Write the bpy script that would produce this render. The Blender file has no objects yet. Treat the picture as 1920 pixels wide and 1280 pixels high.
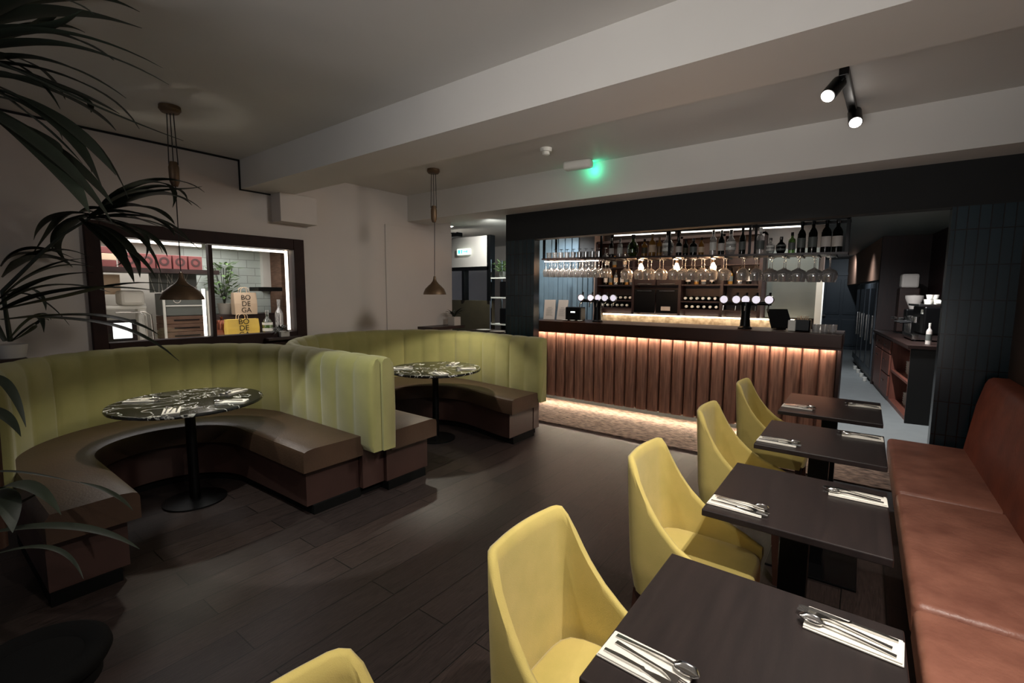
import bpy, bmesh, math, random
from math import sin, cos, pi, radians, sqrt, atan2
from mathutils import Vector, Matrix, Quaternion
random.seed(7)
scene = bpy.context.scene
C = scene.collection

# ---------------------------------------------------------------- camera
YAW, PITCH, ROLL, FPX = 0.643631, 0.104148, 0.0052071, 878.85
fw = Vector((-sin(YAW)*cos(PITCH), cos(YAW)*cos(PITCH), -sin(PITCH)))
rt = Vector((cos(YAW), sin(YAW), 0)); up = rt.cross(fw)
rt, up = cos(ROLL)*rt + sin(ROLL)*up, -sin(ROLL)*rt + cos(ROLL)*up
cam_d = bpy.data.cameras.new('camera'); cam = bpy.data.objects.new('camera', cam_d); C.objects.link(cam)
cam.matrix_world = Matrix(((rt.x, up.x, -fw.x, 0), (rt.y, up.y, -fw.y, 0), (rt.z, up.z, -fw.z, 1.6), (0, 0, 0, 1)))
cam_d.sensor_width = 36.0; cam_d.lens = 36.0*FPX/1920; cam_d.clip_start = 0.05
scene.camera = cam

# ---------------------------------------------------------------- world, exposure, lights
w = bpy.data.worlds.new('world'); scene.world = w; w.use_nodes = True
w.node_tree.nodes['Background'].inputs[0].default_value = (0.80, 0.86, 1.0, 1)
w.node_tree.nodes['Background'].inputs[1].default_value = 0.10
scene.view_settings.view_transform = 'Standard'; scene.view_settings.look = 'None'
scene.view_settings.gamma = 1; scene.view_settings.exposure = 0.0

def aim(o, d):
    o.rotation_euler = Vector(d).to_track_quat('-Z', 'Y').to_euler()
def spot(name, loc, target, watts, angle, blend=0.4, col=(1, .93, .84), r=0.03):
    l = bpy.data.lights.new(name, 'SPOT'); l.energy = watts; l.spot_size = radians(angle); l.spot_blend = blend
    l.color = col; l.shadow_soft_size = r
    o = bpy.data.objects.new(name, l); C.objects.link(o); o.location = loc
    aim(o, Vector(target)-Vector(loc)); return o
def point(name, loc, watts, col=(1, .85, .65), r=0.03):
    l = bpy.data.lights.new(name, 'POINT'); l.energy = watts; l.color = col; l.shadow_soft_size = r
    o = bpy.data.objects.new(name, l); C.objects.link(o); o.location = loc; return o
def area(name, loc, target, watts, sx, sy, col=(1, .9, .8), spread=180):
    l = bpy.data.lights.new(name, 'AREA'); l.shape = 'RECTANGLE'; l.size = sx; l.size_y = sy; l.energy = watts; l.color = col; l.spread = radians(spread)
    o = bpy.data.objects.new(name, l); C.objects.link(o); o.location = loc
    aim(o, Vector(target)-Vector(loc)); return o
# ceiling spots of the dining row and the aisle (their fittings are above the top of the frame)
spot('ceiling_spot_row', (0.30, 0.95, 2.88), (-0.85, 1.1, 0.4), 185, 90, .9)
spot('ceiling_spot_row', (0.40, 1.75, 2.88), (-0.6, 2.3, 0.4), 190, 84, .9)
spot('ceiling_spot_row', (-1.2, -0.6, 2.88), (-0.9, 1.2, 0), 50, 130, .8)
spot('ceiling_spot_aisle', (-2.35, 1.1, 2.88), (-3.15, 2.0, 0), 170, 42, .12, (.95, 1, .92))
area('ceiling_panel', (-1.5, -1.2, 2.7), (-2.5, 3, 1.5), 7, 1.6, 0.5, (1, .95, .92))
area('fill_behind_low', (-0.6, -2.5, 0.5), (-0.9, 4.0, 3.0), 6, 2.6, .5, (1, .95, .9), 40)  # unseen fill added behind the camera to lift the far ceiling bay
area('fill_behind_high', (0.0, -2.5, 1.0), (-0.6, 1.0, 3.3), 14, 2.8, 1.1, (.95, .97, 1), 80)  # added fill without a window, brightens the ceiling and beam faces
# the lamps inside the two pendants
point('pendant_bulb', (-4.13, 1.35, 1.668), 100, (1, .95, .80), .025)
point('pendant_bulb', (-3.86, 3.70, 1.685), 100, (1, .95, .80), .025)
# track spots seen by the bar
spot('track_spot_beam', (-0.30, 3.56, 2.74), (-4.6, 3.4, 0.6), 190, 84, 1.0, (1, .93, .84), .25)
spot('track_spot_beam', (-0.24, 4.19, 2.72), (-0.9, 4.5, 0.0), 60, 100, 1.0)
spot('menu_fill', (-3.4, 5.2, 2.52), (-3.5, 5.85, 1.3), 40, 70, .6)  # added lamp with no fitting, brightens the menu boards
spot('downlight_lounge', (-4.75, 5.6, 2.66), (-5.3, 7.6, 1.2), 90, 120, .8, (.95, 1, .95))
spot('downlight_lounge', (-6.1, 6.7, 2.66), (-6.2, 6.2, 1.9), 70, 120, .8, (.95, 1, .95))
spot('downlight_corridor', (-0.2, 11.5, 2.55), (-0.3, 11.5, 0), 130, 120, 1, (.9, .95, 1), .3)
spot('downlight_corridor', (0.1, 7.3, 2.55), (0.0, 8.0, 0), 260, 140, .8, (.95, .97, 1))
spot('downlight_corridor', (-0.5, 14.5, 2.55), (-0.5, 16, .5), 40, 140, .8, (.85, .93, 1))
spot('downlight_bar', (-1.0, 6.5, 2.55), (-0.9, 7.2, 1.2), 50, 140, .8, (.95, 1, .95))
area('shop_ceiling_panel', (-5.8, 1.95, 2.12), (-5.8, 1.95, 0), 24, 0.7, 1.6, (1, .96, .93))
area('bar_work_light', (-2.1, 6.65, 2.5), (-2.1, 7.1, 1.0), 9, 2.8, .1, (1, .86, .72))
spot('cladding_light', (-4.2, 6.7, 2.5), (-4.2, 7.4, 1.6), 30, 120, .6, (.75, .9, 1))

# ---------------------------------------------------------------- materials
def srgb(r, g, b):
    f = lambda c: (c/255)/12.92 if c/255 <= .04045 else (((c/255)+.055)/1.055)**2.4
    return (f(r), f(g), f(b), 1)
def newmat(name):
    m = bpy.data.materials.new(name); m.use_nodes = True
    nt = m.node_tree; return m, nt, nt.nodes['Principled BSDF']
def mat(name, rgb, rough=.5, metal=0, var=.12, scale=6, bump=0, bscale=60, stretch=(1, 1, 1), rgb2=None, spec=.5, coat=0, sheen=0, detail=4):
    m, nt, p = newmat(name); N = nt.nodes; L = nt.links
    c = srgb(*rgb)
    c2 = srgb(*rgb2) if rgb2 else tuple(min(1, v*(1-var*2)) for v in c[:3])+(1,)
    tc = N.new('ShaderNodeTexCoord'); mp = N.new('ShaderNodeMapping'); mp.inputs['Scale'].default_value = stretch
    L.new(tc.outputs['Object'], mp.inputs['Vector'])
    nz = N.new('ShaderNodeTexNoise'); nz.inputs['Scale'].default_value = scale; nz.inputs['Detail'].default_value = detail
    L.new(mp.outputs[0], nz.inputs['Vector'])
    rp = N.new('ShaderNodeValToRGB'); rp.color_ramp.elements[0].position = .3; rp.color_ramp.elements[1].position = .7
    rp.color_ramp.elements[0].color = c2; rp.color_ramp.elements[1].color = c
    L.new(nz.outputs['Fac'], rp.inputs[0]); L.new(rp.outputs[0], p.inputs['Base Color'])
    p.inputs['Roughness'].default_value = rough; p.inputs['Metallic'].default_value = metal
    p.inputs['Specular IOR Level'].default_value = spec
    p.inputs['Coat Weight'].default_value = coat; p.inputs['Sheen Weight'].default_value = sheen
    if bump:
        n2 = N.new('ShaderNodeTexNoise'); n2.inputs['Scale'].default_value = bscale; n2.inputs['Detail'].default_value = 5
        L.new(mp.outputs[0], n2.inputs['Vector'])
        b = N.new('ShaderNodeBump'); b.inputs['Strength'].default_value = bump; b.inputs['Distance'].default_value = .01
        L.new(n2.outputs['Fac'], b.inputs['Height']); L.new(b.outputs[0], p.inputs['Normal'])
    return m
def emit(name, rgb, strength):
    m, nt, p = newmat(name); c = srgb(*rgb)
    p.inputs['Base Color'].default_value = c; p.inputs['Emission Color'].default_value = c
    p.inputs['Emission Strength'].default_value = strength; return m
def glass(name, tint=(1, 1, 1), refl=.12, rough=.02, body=0):
    m = bpy.data.materials.new(name); m.use_nodes = True; nt = m.node_tree; N = nt.nodes; L = nt.links; N.clear()
    o = N.new('ShaderNodeOutputMaterial'); mx = N.new('ShaderNodeMixShader'); t = N.new('ShaderNodeBsdfTransparent'); g = N.new('ShaderNodeBsdfGlossy')
    t.inputs[0].default_value = (*tint, 1); g.inputs['Roughness'].default_value = rough
    lw = N.new('ShaderNodeLayerWeight'); lw.inputs[0].default_value = .35
    mr = N.new('ShaderNodeMapRange'); mr.inputs[3].default_value = refl; mr.inputs[4].default_value = .75
    L.new(lw.outputs['Facing'], mr.inputs[0]); L.new(mr.outputs[0], mx.inputs[0]); L.new(t.outputs[0], mx.inputs[1]); L.new(g.outputs[0], mx.inputs[2])
    if body:
        df = N.new('ShaderNodeBsdfDiffuse'); tl = N.new('ShaderNodeBsdfTranslucent'); m1 = N.new('ShaderNodeMixShader'); m2 = N.new('ShaderNodeMixShader')
        L.new(df.outputs[0], m1.inputs[1]); L.new(tl.outputs[0], m1.inputs[2]); m2.inputs[0].default_value = body
        L.new(mx.outputs[0], m2.inputs[1]); L.new(m1.outputs[0], m2.inputs[2]); L.new(m2.outputs[0], o.inputs[0]); return m
    L.new(mx.outputs[0], o.inputs[0]); return m
def brickmat(name, c1, c2, mortar, bw, bh, rough, swap='xz', offset=0.0, msize=.004, grain=None, bump=.4, spec=.5):
    m, nt, p = newmat(name); N = nt.nodes; L = nt.links
    tc = N.new('ShaderNodeTexCoord'); sp = N.new('ShaderNodeSeparateXYZ'); cb = N.new('ShaderNodeCombineXYZ')
    L.new(tc.outputs['Object'], sp.inputs[0])
    if swap == 'xz':
        ad = N.new('ShaderNodeMath'); L.new(sp.outputs[0], ad.inputs[0]); L.new(sp.outputs[1], ad.inputs[1])
        L.new(ad.outputs[0], cb.inputs[0]); L.new(sp.outputs[2], cb.inputs[1])
    else:
        L.new(sp.outputs[1], cb.inputs[0]); L.new(sp.outputs[0], cb.inputs[1])
    bk = N.new('ShaderNodeTexBrick'); bk.offset = offset; bk.inputs['Scale'].default_value = 1
    bk.inputs['Brick Width'].default_value = bw; bk.inputs['Row Height'].default_value = bh; bk.inputs['Mortar Size'].default_value = msize
    bk.inputs['Color1'].default_value = srgb(*c1); bk.inputs['Color2'].default_value = srgb(*c2); bk.inputs['Mortar'].default_value = srgb(*mortar)
    L.new(cb.outputs[0], bk.inputs['Vector'])
    col = bk.outputs['Color']
    b = N.new('ShaderNodeBump'); b.inputs['Strength'].default_value = bump; b.inputs['Distance'].default_value = .004; b.invert = True
    L.new(bk.outputs['Fac'], b.inputs['Height'])
    if grain:
        mp = N.new('ShaderNodeMapping'); mp.inputs['Scale'].default_value = grain; L.new(tc.outputs['Object'], mp.inputs[0])
        nz = N.new('ShaderNodeTexNoise'); nz.inputs['Scale'].default_value = 9; nz.inputs['Detail'].default_value = 6; nz.inputs['Distortion'].default_value = 1.2
        L.new(mp.outputs[0], nz.inputs['Vector'])
        mr = N.new('ShaderNodeMapRange'); mr.inputs[1].default_value = .3; mr.inputs[2].default_value = .7; mr.inputs[3].default_value = .55; mr.inputs[4].default_value = 1.25
        L.new(nz.outputs['Fac'], mr.inputs[0])
        mu = N.new('ShaderNodeVectorMath'); mu.operation = 'SCALE'; L.new(col, mu.inputs[0]); L.new(mr.outputs[0], mu.inputs['Scale'])
        col = mu.outputs[0]
        b2 = N.new('ShaderNodeBump'); b2.inputs['Strength'].default_value = .25; b2.inputs['Distance'].default_value = .003
        L.new(nz.outputs['Fac'], b2.inputs['Height']); L.new(b.outputs[0], b2.inputs['Normal']); b = b2
    L.new(col, p.inputs['Base Color']); L.new(b.outputs[0], p.inputs['Normal'])
    p.inputs['Roughness'].default_value = rough; p.inputs['Specular IOR Level'].default_value = spec
    return m
def marble(name):
    m, nt, p = newmat(name); N = nt.nodes; L = nt.links
    tc = N.new('ShaderNodeTexCoord')
    nz = N.new('ShaderNodeTexNoise'); nz.inputs['Scale'].default_value = 2.2; nz.inputs['Detail'].default_value = 8; nz.inputs['Distortion'].default_value = 1.8
    L.new(tc.outputs['Object'], nz.inputs['Vector'])
    r = N.new('ShaderNodeValToRGB'); e = r.color_ramp.elements
    e[0].position = .0; e[0].color = srgb(22, 24, 22); e[1].position = 1; e[1].color = srgb(20, 20, 20)
    for ps, cc in ((.485, (24, 25, 24)), (.497, (225, 225, 215)), (.509, (30, 31, 30)), (.60, (44, 45, 43)), (.607, (120, 120, 115)), (.615, (28, 29, 28))):
        x = e.new(ps); x.color = srgb(*cc)
    L.new(nz.outputs['Fac'], r.inputs[0]); L.new(r.outputs[0], p.inputs['Base Color'])
    p.inputs['Roughness'].default_value = .12; return m

M = {}
M['ceil'] = mat('ceiling_paint', (206, 202, 196), .6, var=.02, scale=2)
M['wallp'] = mat('pale_wall_paint', (200, 192, 186), .7, var=.03, scale=1.5)
M['black'] = mat('black_paint', (13, 14, 14), .8, var=.1)
M['blackm'] = mat('black_metal', (17, 17, 18), .35, .6, var=.1)
M['darkwall'] = mat('dark_brown_wall', (58, 44, 36), .6, var=.2)
M['tile'] = brickmat('dark_teal_tile', (30, 46, 53), (22, 36, 42), (8, 11, 13), .062, .26, .22)
M['floor'] = brickmat('dark_oak_planks', (50, 40, 37), (38, 31, 30), (12, 10, 9), 1.5, .19, .42, swap='yx', offset=.42, msize=.003, grain=(14, 1.1, 1), bump=.6, spec=.35)
M['greyfloor'] = mat('grey_floor', (128, 132, 132), .5, var=.05, bump=.1)
M['carpet'] = mat('carpet_pile', (138, 116, 103), .95, rgb2=(34, 24, 19), scale=14, bump=1.0, bscale=40, stretch=(1, 2.4, 1), detail=8)
M['velvet'] = mat('green_velvet', (140, 134, 80), .85, rgb2=(126, 122, 70), scale=4, bump=.12, bscale=200, sheen=.3)
M['brownleather'] = mat('brown_leather', (66, 48, 36), .42, rgb2=(54, 39, 29), scale=4, bump=.15, bscale=90)
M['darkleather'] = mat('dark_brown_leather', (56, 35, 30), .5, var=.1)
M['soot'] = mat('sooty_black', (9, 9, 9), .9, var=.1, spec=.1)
M['redback'] = mat('russet_leather', (140, 72, 50), .5, rgb2=(112, 56, 40), scale=7, bump=.2, bscale=40)
M['redleather'] = mat('red_brown_leather', (156, 104, 86), .42, rgb2=(124, 78, 64), scale=7, bump=.3, bscale=40)
M['yellow'] = mat('mustard_fabric', (200, 178, 102), .85, rgb2=(186, 168, 92), scale=9, bump=.15, bscale=400, sheen=.2)
M['tabletop'] = mat('dark_table_wood', (40, 32, 31), .36, rgb2=(30, 24, 24), scale=5, stretch=(6, .6, 1), bump=.05)
M['legwood'] = mat('dark_leg_wood', (58, 34, 24), .45)
M['slat'] = mat('walnut_slats', (156, 116, 98), .5, rgb2=(104, 74, 62), scale=7, stretch=(8, 8, .5), bump=.12, bscale=20)
M['darkwood'] = mat('dark_stained_wood', (52, 34, 29), .4, rgb2=(38, 24, 21), scale=6, stretch=(1, 8, 8))
M['redwood'] = mat('red_brown_wood', (46, 25, 22), .5, rgb2=(34, 19, 18), scale=5, stretch=(5, 5, .6))
M['cabwood'] = mat('walnut_cabinet_wood', (122, 72, 58), .45, rgb2=(96, 54, 44), scale=5, stretch=(5, 5, .6))
M['frame'] = mat('mahogany_frame', (44, 24, 20), .6, rgb2=(34, 18, 16), scale=6, spec=.2)
M['blue'] = mat('blue_cladding', (112, 130, 142), .5, var=.08)
M['grey'] = mat('grey_panel', (92, 96, 92), .5, var=.05)
M['doorblue'] = mat('dark_blue_grey_door', (62, 70, 78), .5, var=.05)
M['tan'] = mat('tan_panel', (160, 124, 104), .6, var=.08)
M['white'] = mat('white_plastic', (222, 220, 212), .4, var=.02)
M['linen'] = mat('white_napkin', (232, 228, 218), .85, var=.04, scale=20, bump=.1)
M['steel'] = mat('polished_steel', (205, 203, 200), .16, 1, var=.03)
M['brass'] = mat('aged_brass', (112, 90, 68), .45, .6, var=.15)
M['cord'] = mat('dark_cord', (26, 22, 19), .7)
M['leaf'] = mat('palm_leaf', (38, 46, 33), .55, rgb2=(24, 31, 22), scale=3)
M['leaf2'] = mat('light_leaf', (110, 140, 84), .5, rgb2=(70, 96, 56), scale=6)
M['potwhite'] = mat('white_pot', (190, 186, 180), .5, var=.05)
M['soil'] = mat('soil', (40, 30, 24), .95)
M['marble'] = marble('black_marble_white_veins')
M['led'] = emit('warm_led', (255, 226, 200), 80.0)
M['ledf'] = emit('warm_floor_led', (255, 234, 204), 195.0)
M['ledw'] = emit('white_led', (255, 246, 232), 3.2)
M['leds'] = emit('splash_led', (255, 236, 208), 16.0)
M['lens'] = emit('lamp_lens', (255, 246, 236), 25.0)
M['bulb'] = emit('filament_bulb', (255, 200, 150), 150.0)
M['badge'] = emit('lit_badge', (236, 228, 240), .85)
M['green'] = emit('green_sign', (40, 230, 160), 3.0)
M['signlit'] = emit('exit_sign_panel', (225, 240, 225), 1.0)
M['screen'] = emit('white_screen', (240, 245, 245), 1.2)
M['glass'] = glass('clear_glass', (.97, .97, .97), .36, .03, .20)
M['pane'] = glass('window_pane', (.98, .98, .98), .02)
M['gglass'] = glass('green_glass', (.35, .5, .25), .15)
M['dglass'] = mat('dark_bottle_glass', (16, 18, 15), .08, var=.1)
M['amber'] = mat('amber_spirit', (150, 104, 46), .1, var=.2)
M['tin'] = mat('red_tin', (120, 62, 60), .5, var=.1)
M['tinface'] = mat('dark_tin_emblem', (62, 32, 30), .5)
M['paper'] = mat('kraft_paper', (216, 190, 162), .8, var=.05)
M['ybag'] = mat('yellow_paper_bag', (244, 206, 92), .8, rgb2=(226, 190, 96))
M['ink'] = mat('black_ink', (34, 28, 24), .7)
M['menu'] = mat('menu_card', (205, 196, 188), .6, var=.03)
M['crate'] = mat('brown_crate', (112, 84, 66), .7, rgb2=(84, 60, 46), scale=10, stretch=(1, 1, 5))
M['shoptile'] = brickmat('pale_shop_tile', (196, 206, 200), (186, 196, 190), (150, 156, 150), .2, .1, .3, offset=.5, bump=.2)
M['shopwall'] = mat('pale_shop_wall', (196, 192, 182), .7, var=.04)
M['zigzag'] = mat('cream_pressed_tile', (220, 204, 176), .3, rgb2=(150, 128, 100), scale=14, bump=.6, bscale=26)
M['mirror'] = mat('smoked_mirror', (60, 50, 46), .08, .9, var=.05)
M['copper'] = mat('copper_kettle', (150, 92, 72), .22, .9)
M['brownpanel'] = mat('olive_brown_panel', (70, 62, 44), .6)
M['cup'] = mat('stacked_cup', (170, 160, 150), .5)
M['stone'] = mat('polished_bar_top', (62, 36, 25), .35, rgb2=(50, 29, 20), scale=5, spec=.3)

# ---------------------------------------------------------------- mesh helpers
def obj(name, bm, m, parent=None, smooth=False, loc=None):
    me = bpy.data.meshes.new(name); bmesh.ops.recalc_face_normals(bm, faces=bm.faces[:]); bm.to_mesh(me); bm.free()
    if smooth:
        for p in me.polygons: p.use_smooth = True
        me.set_sharp_from_angle(angle=radians(smooth if smooth is not True else 40))
    me.materials.append(M[m] if isinstance(m, str) else m)
    o = bpy.data.objects.new(name, me); C.objects.link(o)
    if parent: o.parent = parent
    if loc: o.location = loc
    return o
def tag(o, label, cat, group=None):
    o['label'] = label; o['category'] = cat
    if group: o['group'] = group
    return o
def thing(name, label, cat, loc=(0, 0, 0), rz=0, group=None):
    o = bpy.data.objects.new(name, None); C.objects.link(o); o.location = loc; o.rotation_euler = (0, 0, rz)
    o.empty_display_size = .1
    return tag(o, label, cat, group)
def struct(name, bm, m, smooth=False):
    o = obj(name, bm, m, smooth=smooth); o['kind'] = 'structure'; return o
def dup(root, loc, rz=None, label=None, group=None):
    r = root.copy(); C.objects.link(r); r.location = loc
    if rz is not None: r.rotation_euler = (0, 0, rz)
    if label: r['label'] = label
    if group: r['group'] = group
    for ch in list(root.children):
        c = ch.copy(); C.objects.link(c); c.parent = r
        for g in list(ch.children):
            d = g.copy(); C.objects.link(d); d.parent = c
    return r
def BM(): return bmesh.new()
def box(bm, x0, x1, y0, y1, z0, z1, bev=0, mtx=None, seg=2):
    g = bmesh.ops.create_cube(bm, size=1)
    vs = g['verts']
    for v in vs: v.co = Vector(((x0+x1)/2+v.co.x*(x1-x0), (y0+y1)/2+v.co.y*(y1-y0), (z0+z1)/2+v.co.z*(z1-z0)))
    if bev:
        es = list({e for v in vs for e in v.link_edges})
        r = bmesh.ops.bevel(bm, geom=es, offset=bev, segments=seg, affect='EDGES', profile=.5)
        vs = list({v for f in r['faces'] for v in f.verts} | {v for v in vs if v.is_valid})
    if mtx is not None: bmesh.ops.transform(bm, matrix=mtx, verts=[v for v in vs if v.is_valid])
    return bm
def bx(x0, x1, y0, y1, z0, z1, bev=0, mtx=None, seg=2): return box(BM(), x0, x1, y0, y1, z0, z1, bev, mtx, seg)
def lathe(bm, prof, n=24, c=(0, 0, 0), mtx=None):
    rings = []
    for r, z in prof:
        if r < 1e-5: rings.append([bm.verts.new((c[0], c[1], c[2]+z))])
        else: rings.append([bm.verts.new((c[0]+r*cos(2*pi*i/n), c[1]+r*sin(2*pi*i/n), c[2]+z)) for i in range(n)])
    for a, b in zip(rings, rings[1:]):
        for i in range(n):
            j = (i+1) % n
            if len(a) == 1 and len(b) == 1: continue
            if len(a) == 1: bm.faces.new((a[0], b[i], b[j]))
            elif len(b) == 1: bm.faces.new((a[i], b[0], a[j]))
            else: bm.faces.new((a[i], b[i], b[j], a[j]))
    if mtx is not None: bmesh.ops.transform(bm, matrix=mtx, verts=[v for r in rings for v in r])
    return bm
def cyl(bm, r, z0, z1, n=20, c=(0, 0, 0), r2=None, mtx=None):
    r2 = r if r2 is None else r2
    return lathe(bm, [(0, z0), (r, z0), (r2, z1), (0, z1)], n, c, mtx)
def tube(bm, pts, r, n=8, r2=None):
    pts = [Vector(p) for p in pts]; rings = []
    for i, p in enumerate(pts):
        t = (pts[min(i+1, len(pts)-1)]-pts[max(i-1, 0)]).normalized()
        a = t.cross(Vector((0, 0, 1)))
        if a.length < .05: a = t.cross(Vector((0, 1, 0)))
        a.normalize(); b = t.cross(a); rr = r if r2 is None else r+(r2-r)*i/(len(pts)-1)
        rings.append([bm.verts.new(p+rr*(cos(2*pi*k/n)*a+sin(2*pi*k/n)*b)) for k in range(n)])
    for A, B in zip(rings, rings[1:]):
        for k in range(n): bm.faces.new((A[k], B[k], B[(k+1) % n], A[(k+1) % n]))
    bm.faces.new(rings[0]); bm.faces.new(rings[-1][::-1]); return bm
def loft(bm, rings, closed=True, caps=True):
    R = [[bm.verts.new(p) for p in r] for r in rings]
    n = len(R[0])
    for A, B in zip(R, R[1:]):
        for k in range(n if closed else n-1): bm.faces.new((A[k], B[k], B[(k+1) % n], A[(k+1) % n]))
    if caps: bm.faces.new(R[0]); bm.faces.new(R[-1][::-1])
    return bm
def quad(bm, a, b, c, d): bm.faces.new([bm.verts.new(p) for p in (a, b, c, d)]); return bm

# ================================================================ THE SETTING
struct('floor', bx(-9.5, 1.0, -2.6, 9.5, -.06, 0), 'floor')
struct('floor_carpet', box(bx(-4.6, .95, 4.8, 5.66, 0, .012), -3.9, -.17, 5.66, 6.0, 0, .012), 'carpet')
struct('floor_corridor', bx(-3.9, 1.4, 5.66, 17.0, 0, .01), 'greyfloor')
struct('ceiling', bx(-5.4, 1.05, -2.6, 4.5, 2.93, 3.03), 'ceil')
struct('trim_1', bx(-5.2, 1.05, 2.28, 2.74, 2.64, 2.93), 'ceil')          # the deep ceiling beam
struct('trim_2', bx(-9.5, 1.05, 4.48, 4.90, 2.58, 2.93), 'ceil')          # the beam in front of the bar
struct('ceiling_lounge', bx(-9.5, -3.73, 4.90, 9.5, 2.74, 2.84), 'ceil')
struct('trim_3', bx(-5.2, -5.0, 2.58, 3.0, 2.34, 2.64, .006), 'wallp')         # boxed end below the beam
# black strip standing in for the shadow gap along the left wall top
struct('trim_shadow_line', box(box(bx(-5.2, -5.192, -2.6, 2.28, 2.912, 2.93), -5.2, -5.192, 2.264, 2.28, 2.628, 2.93), -5.2, -5.192, 2.264, 2.58, 2.626, 2.64), 'black')
bm = BM()
box(bm, -5.35, -5.2, -2.6, 1.08, 0, 2.93); box(bm, -5.35, -5.2, 2.84, 5.34, 0, 2.93)
box(bm, -5.35, -5.2, 1.08, 2.84, 0, 1.09); box(bm, -5.35, -5.2, 1.08, 2.84, 2.09, 2.93)
struct('wall_left', bm, 'wallp')
struct('trim_5', bx(-5.2, -5.185, 4.08, 5.34, 1.0, 2.5, .004), 'wallp')       # shallow raised wall panel
struct('wall_right', bx(.86, .96, -2.6, 5.3, 0, 2.93), 'darkwall')
struct('wall_bar_bulkhead', bx(-3.73, 1.05, 4.83, 4.98, 2.25, 2.62), 'black')
struct('ceiling_bar', bx(-3.73, 1.5, 4.98, 17.0, 2.60, 2.7), 'grey')
struct('wall_tiled_left', bx(-3.73, -3.29, 4.83, 4.95, 0, 2.25), 'tile')
struct('wall_tiled_right', bx(.475, .86, 4.83, 4.96, 0, 2.25), 'tile')
# back wall of the bar
bm = BM(); box(bm, -5.3, -.46, 7.35, 7.5, 0, 2.6)
struct('wall_bar_back', bm, 'darkwall')
bm = BM()
for i in range(14):
    x = -4.95+i*.1
    box(bm, x, x+.09, 7.31, 7.35, .9, 1.98, .01)
struct('trim_6', bm, 'blue')
struct('trim_7', bx(-3.72, -3.58, 7.27, 7.35, .9, 2.6), 'tan')
struct('trim_8', bx(-1.10, -.52, 7.32, 7.35, 1.28, 2.2), 'grey')
struct('trim_9', bx(-.52, -.45, 7.26, 7.50, .0, 1.86), 'white')
struct('wall_corridor_left', bx(-1.6, -1.45, 7.5, 17, 0, 2.6), 'grey')
# corridor: its right side runs at a slight angle
EV, NV, OV = Vector((-.103, .9947, 0)), Vector((.9947, .103, 0)), Vector((.49, 7.5, 0))
CM = Matrix(((NV.x, EV.x, 0, OV.x), (NV.y, EV.y, 0, OV.y), (0, 0, 1, 0), (0, 0, 0, 1)))     # local x = into the wall, y = along the corridor
struct('wall_corridor_right', bx(.64, .74, -2.1, 2.95, 0, 2.6, 0, CM), 'redwood')
struct('wall_corridor_niche', bx(-.01, .74, 2.95, 3.05, 0, 2.6, 0, CM), 'redwood')
struct('wall_corridor_far_right', bx(0.0, .12, 3.05, 9.4, 1.86, 2.6, 0, CM), 'tan')
struct('wall_corridor_far_low', bx(.63, .75, 3.05, 9.4, 0, 1.86, 0, CM), 'black')
struct('wall_corridor_end', bx(-1.6, .6, 16.6, 16.75, 0, 2.6), 'doorblue')
d = struct('door_1', bx(-1.02, -.08, 16.54, 16.6, .01, 2.13), 'doorblue')
for k, (x0, x1, z0, z1) in enumerate([(-.93, -.59, 1.02, 2.02), (-.51, -.17, 1.02, 2.02), (-.93, -.59, .12, .88), (-.51, -.17, .12, .88)]):
    bm = BM(); box(bm, x0, x1, 16.52, 16.54, z0, z1, .006); box(bm, x0+.05, x1-.05, 16.51, 16.52, z0+.05, z1-.05)
    obj('door_panel', bm, 'doorblue', d)
bm = BM()
for a in ((-1.12, -1.02, 0, 2.22), (-.08, .02, 0, 2.22), (-1.12, .02, 2.13, 2.22)): box(bm, a[0], a[1], 16.5, 16.6, a[2], a[3])
struct('trim_10', bm, 'doorblue')
obj('door_handle', bx(-.99, -.90, 16.46, 16.51, .96, 1.0), 'steel', d)

# shop window in the left wall
wn = struct('window_1', bx(-5.22, -5.16, 1.93, 1.965, 1.15, 2.05), 'frame')
bm = BM()
for a in ((1.02, 1.12, 1.02, 2.18), (2.79, 2.91, 1.02, 2.18), (1.12, 2.79, 2.06, 2.18), (1.12, 2.79, 1.02, 1.15)): box(bm, -5.28, -5.15, a[0], a[1], a[2], a[3], .006)
obj('window_frame', bm, 'frame', wn)
obj('window_pane', bx(-5.215, -5.21, 1.12, 1.93, 1.15, 2.06), 'pane', wn); obj('window_pane', bx(-5.215, -5.21, 1.965, 2.79, 1.15, 2.06), 'pane', wn)
bm = BM(); box(bm, -5.30, -5.285, 1.13, 1.92, 2.03, 2.055); box(bm, -5.30, -5.285, 1.975, 2.78, 2.03, 2.055)
box(bm, -5.30, -5.285, 2.755, 2.785, 1.16, 2.055); box(bm, -5.30, -5.285, 1.90, 1.925, 1.15, 1.62)
o = obj('led_strip', bm, 'ledw', wn); o['label'] = 'white light strip around the shop window'
struct('wall_shop_back', bx(-6.62, -6.5, .5, 3.6, 0, 2.4), 'shopwall')
struct('wall_shop_near', bx(-6.5, -5.35, .62, .72, 0, 2.4), 'shopwall')
struct('wall_shop_far', bx(-6.5, -5.35, 3.3, 3.4, 0, 2.4), 'brownpanel')
struct('ceiling_shop', bx(-6.6, -5.35, .6, 3.4, 2.22, 2.3), 'shopwall')
struct('trim_11', bx(-6.5, -6.45, 2.12, 3.3, 1.1, 2.2), 'shoptile')
struct('trim_12', bx(-6.45, -6.38, 3.02, 3.12, 1.6, 2.2), 'white')

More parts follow.
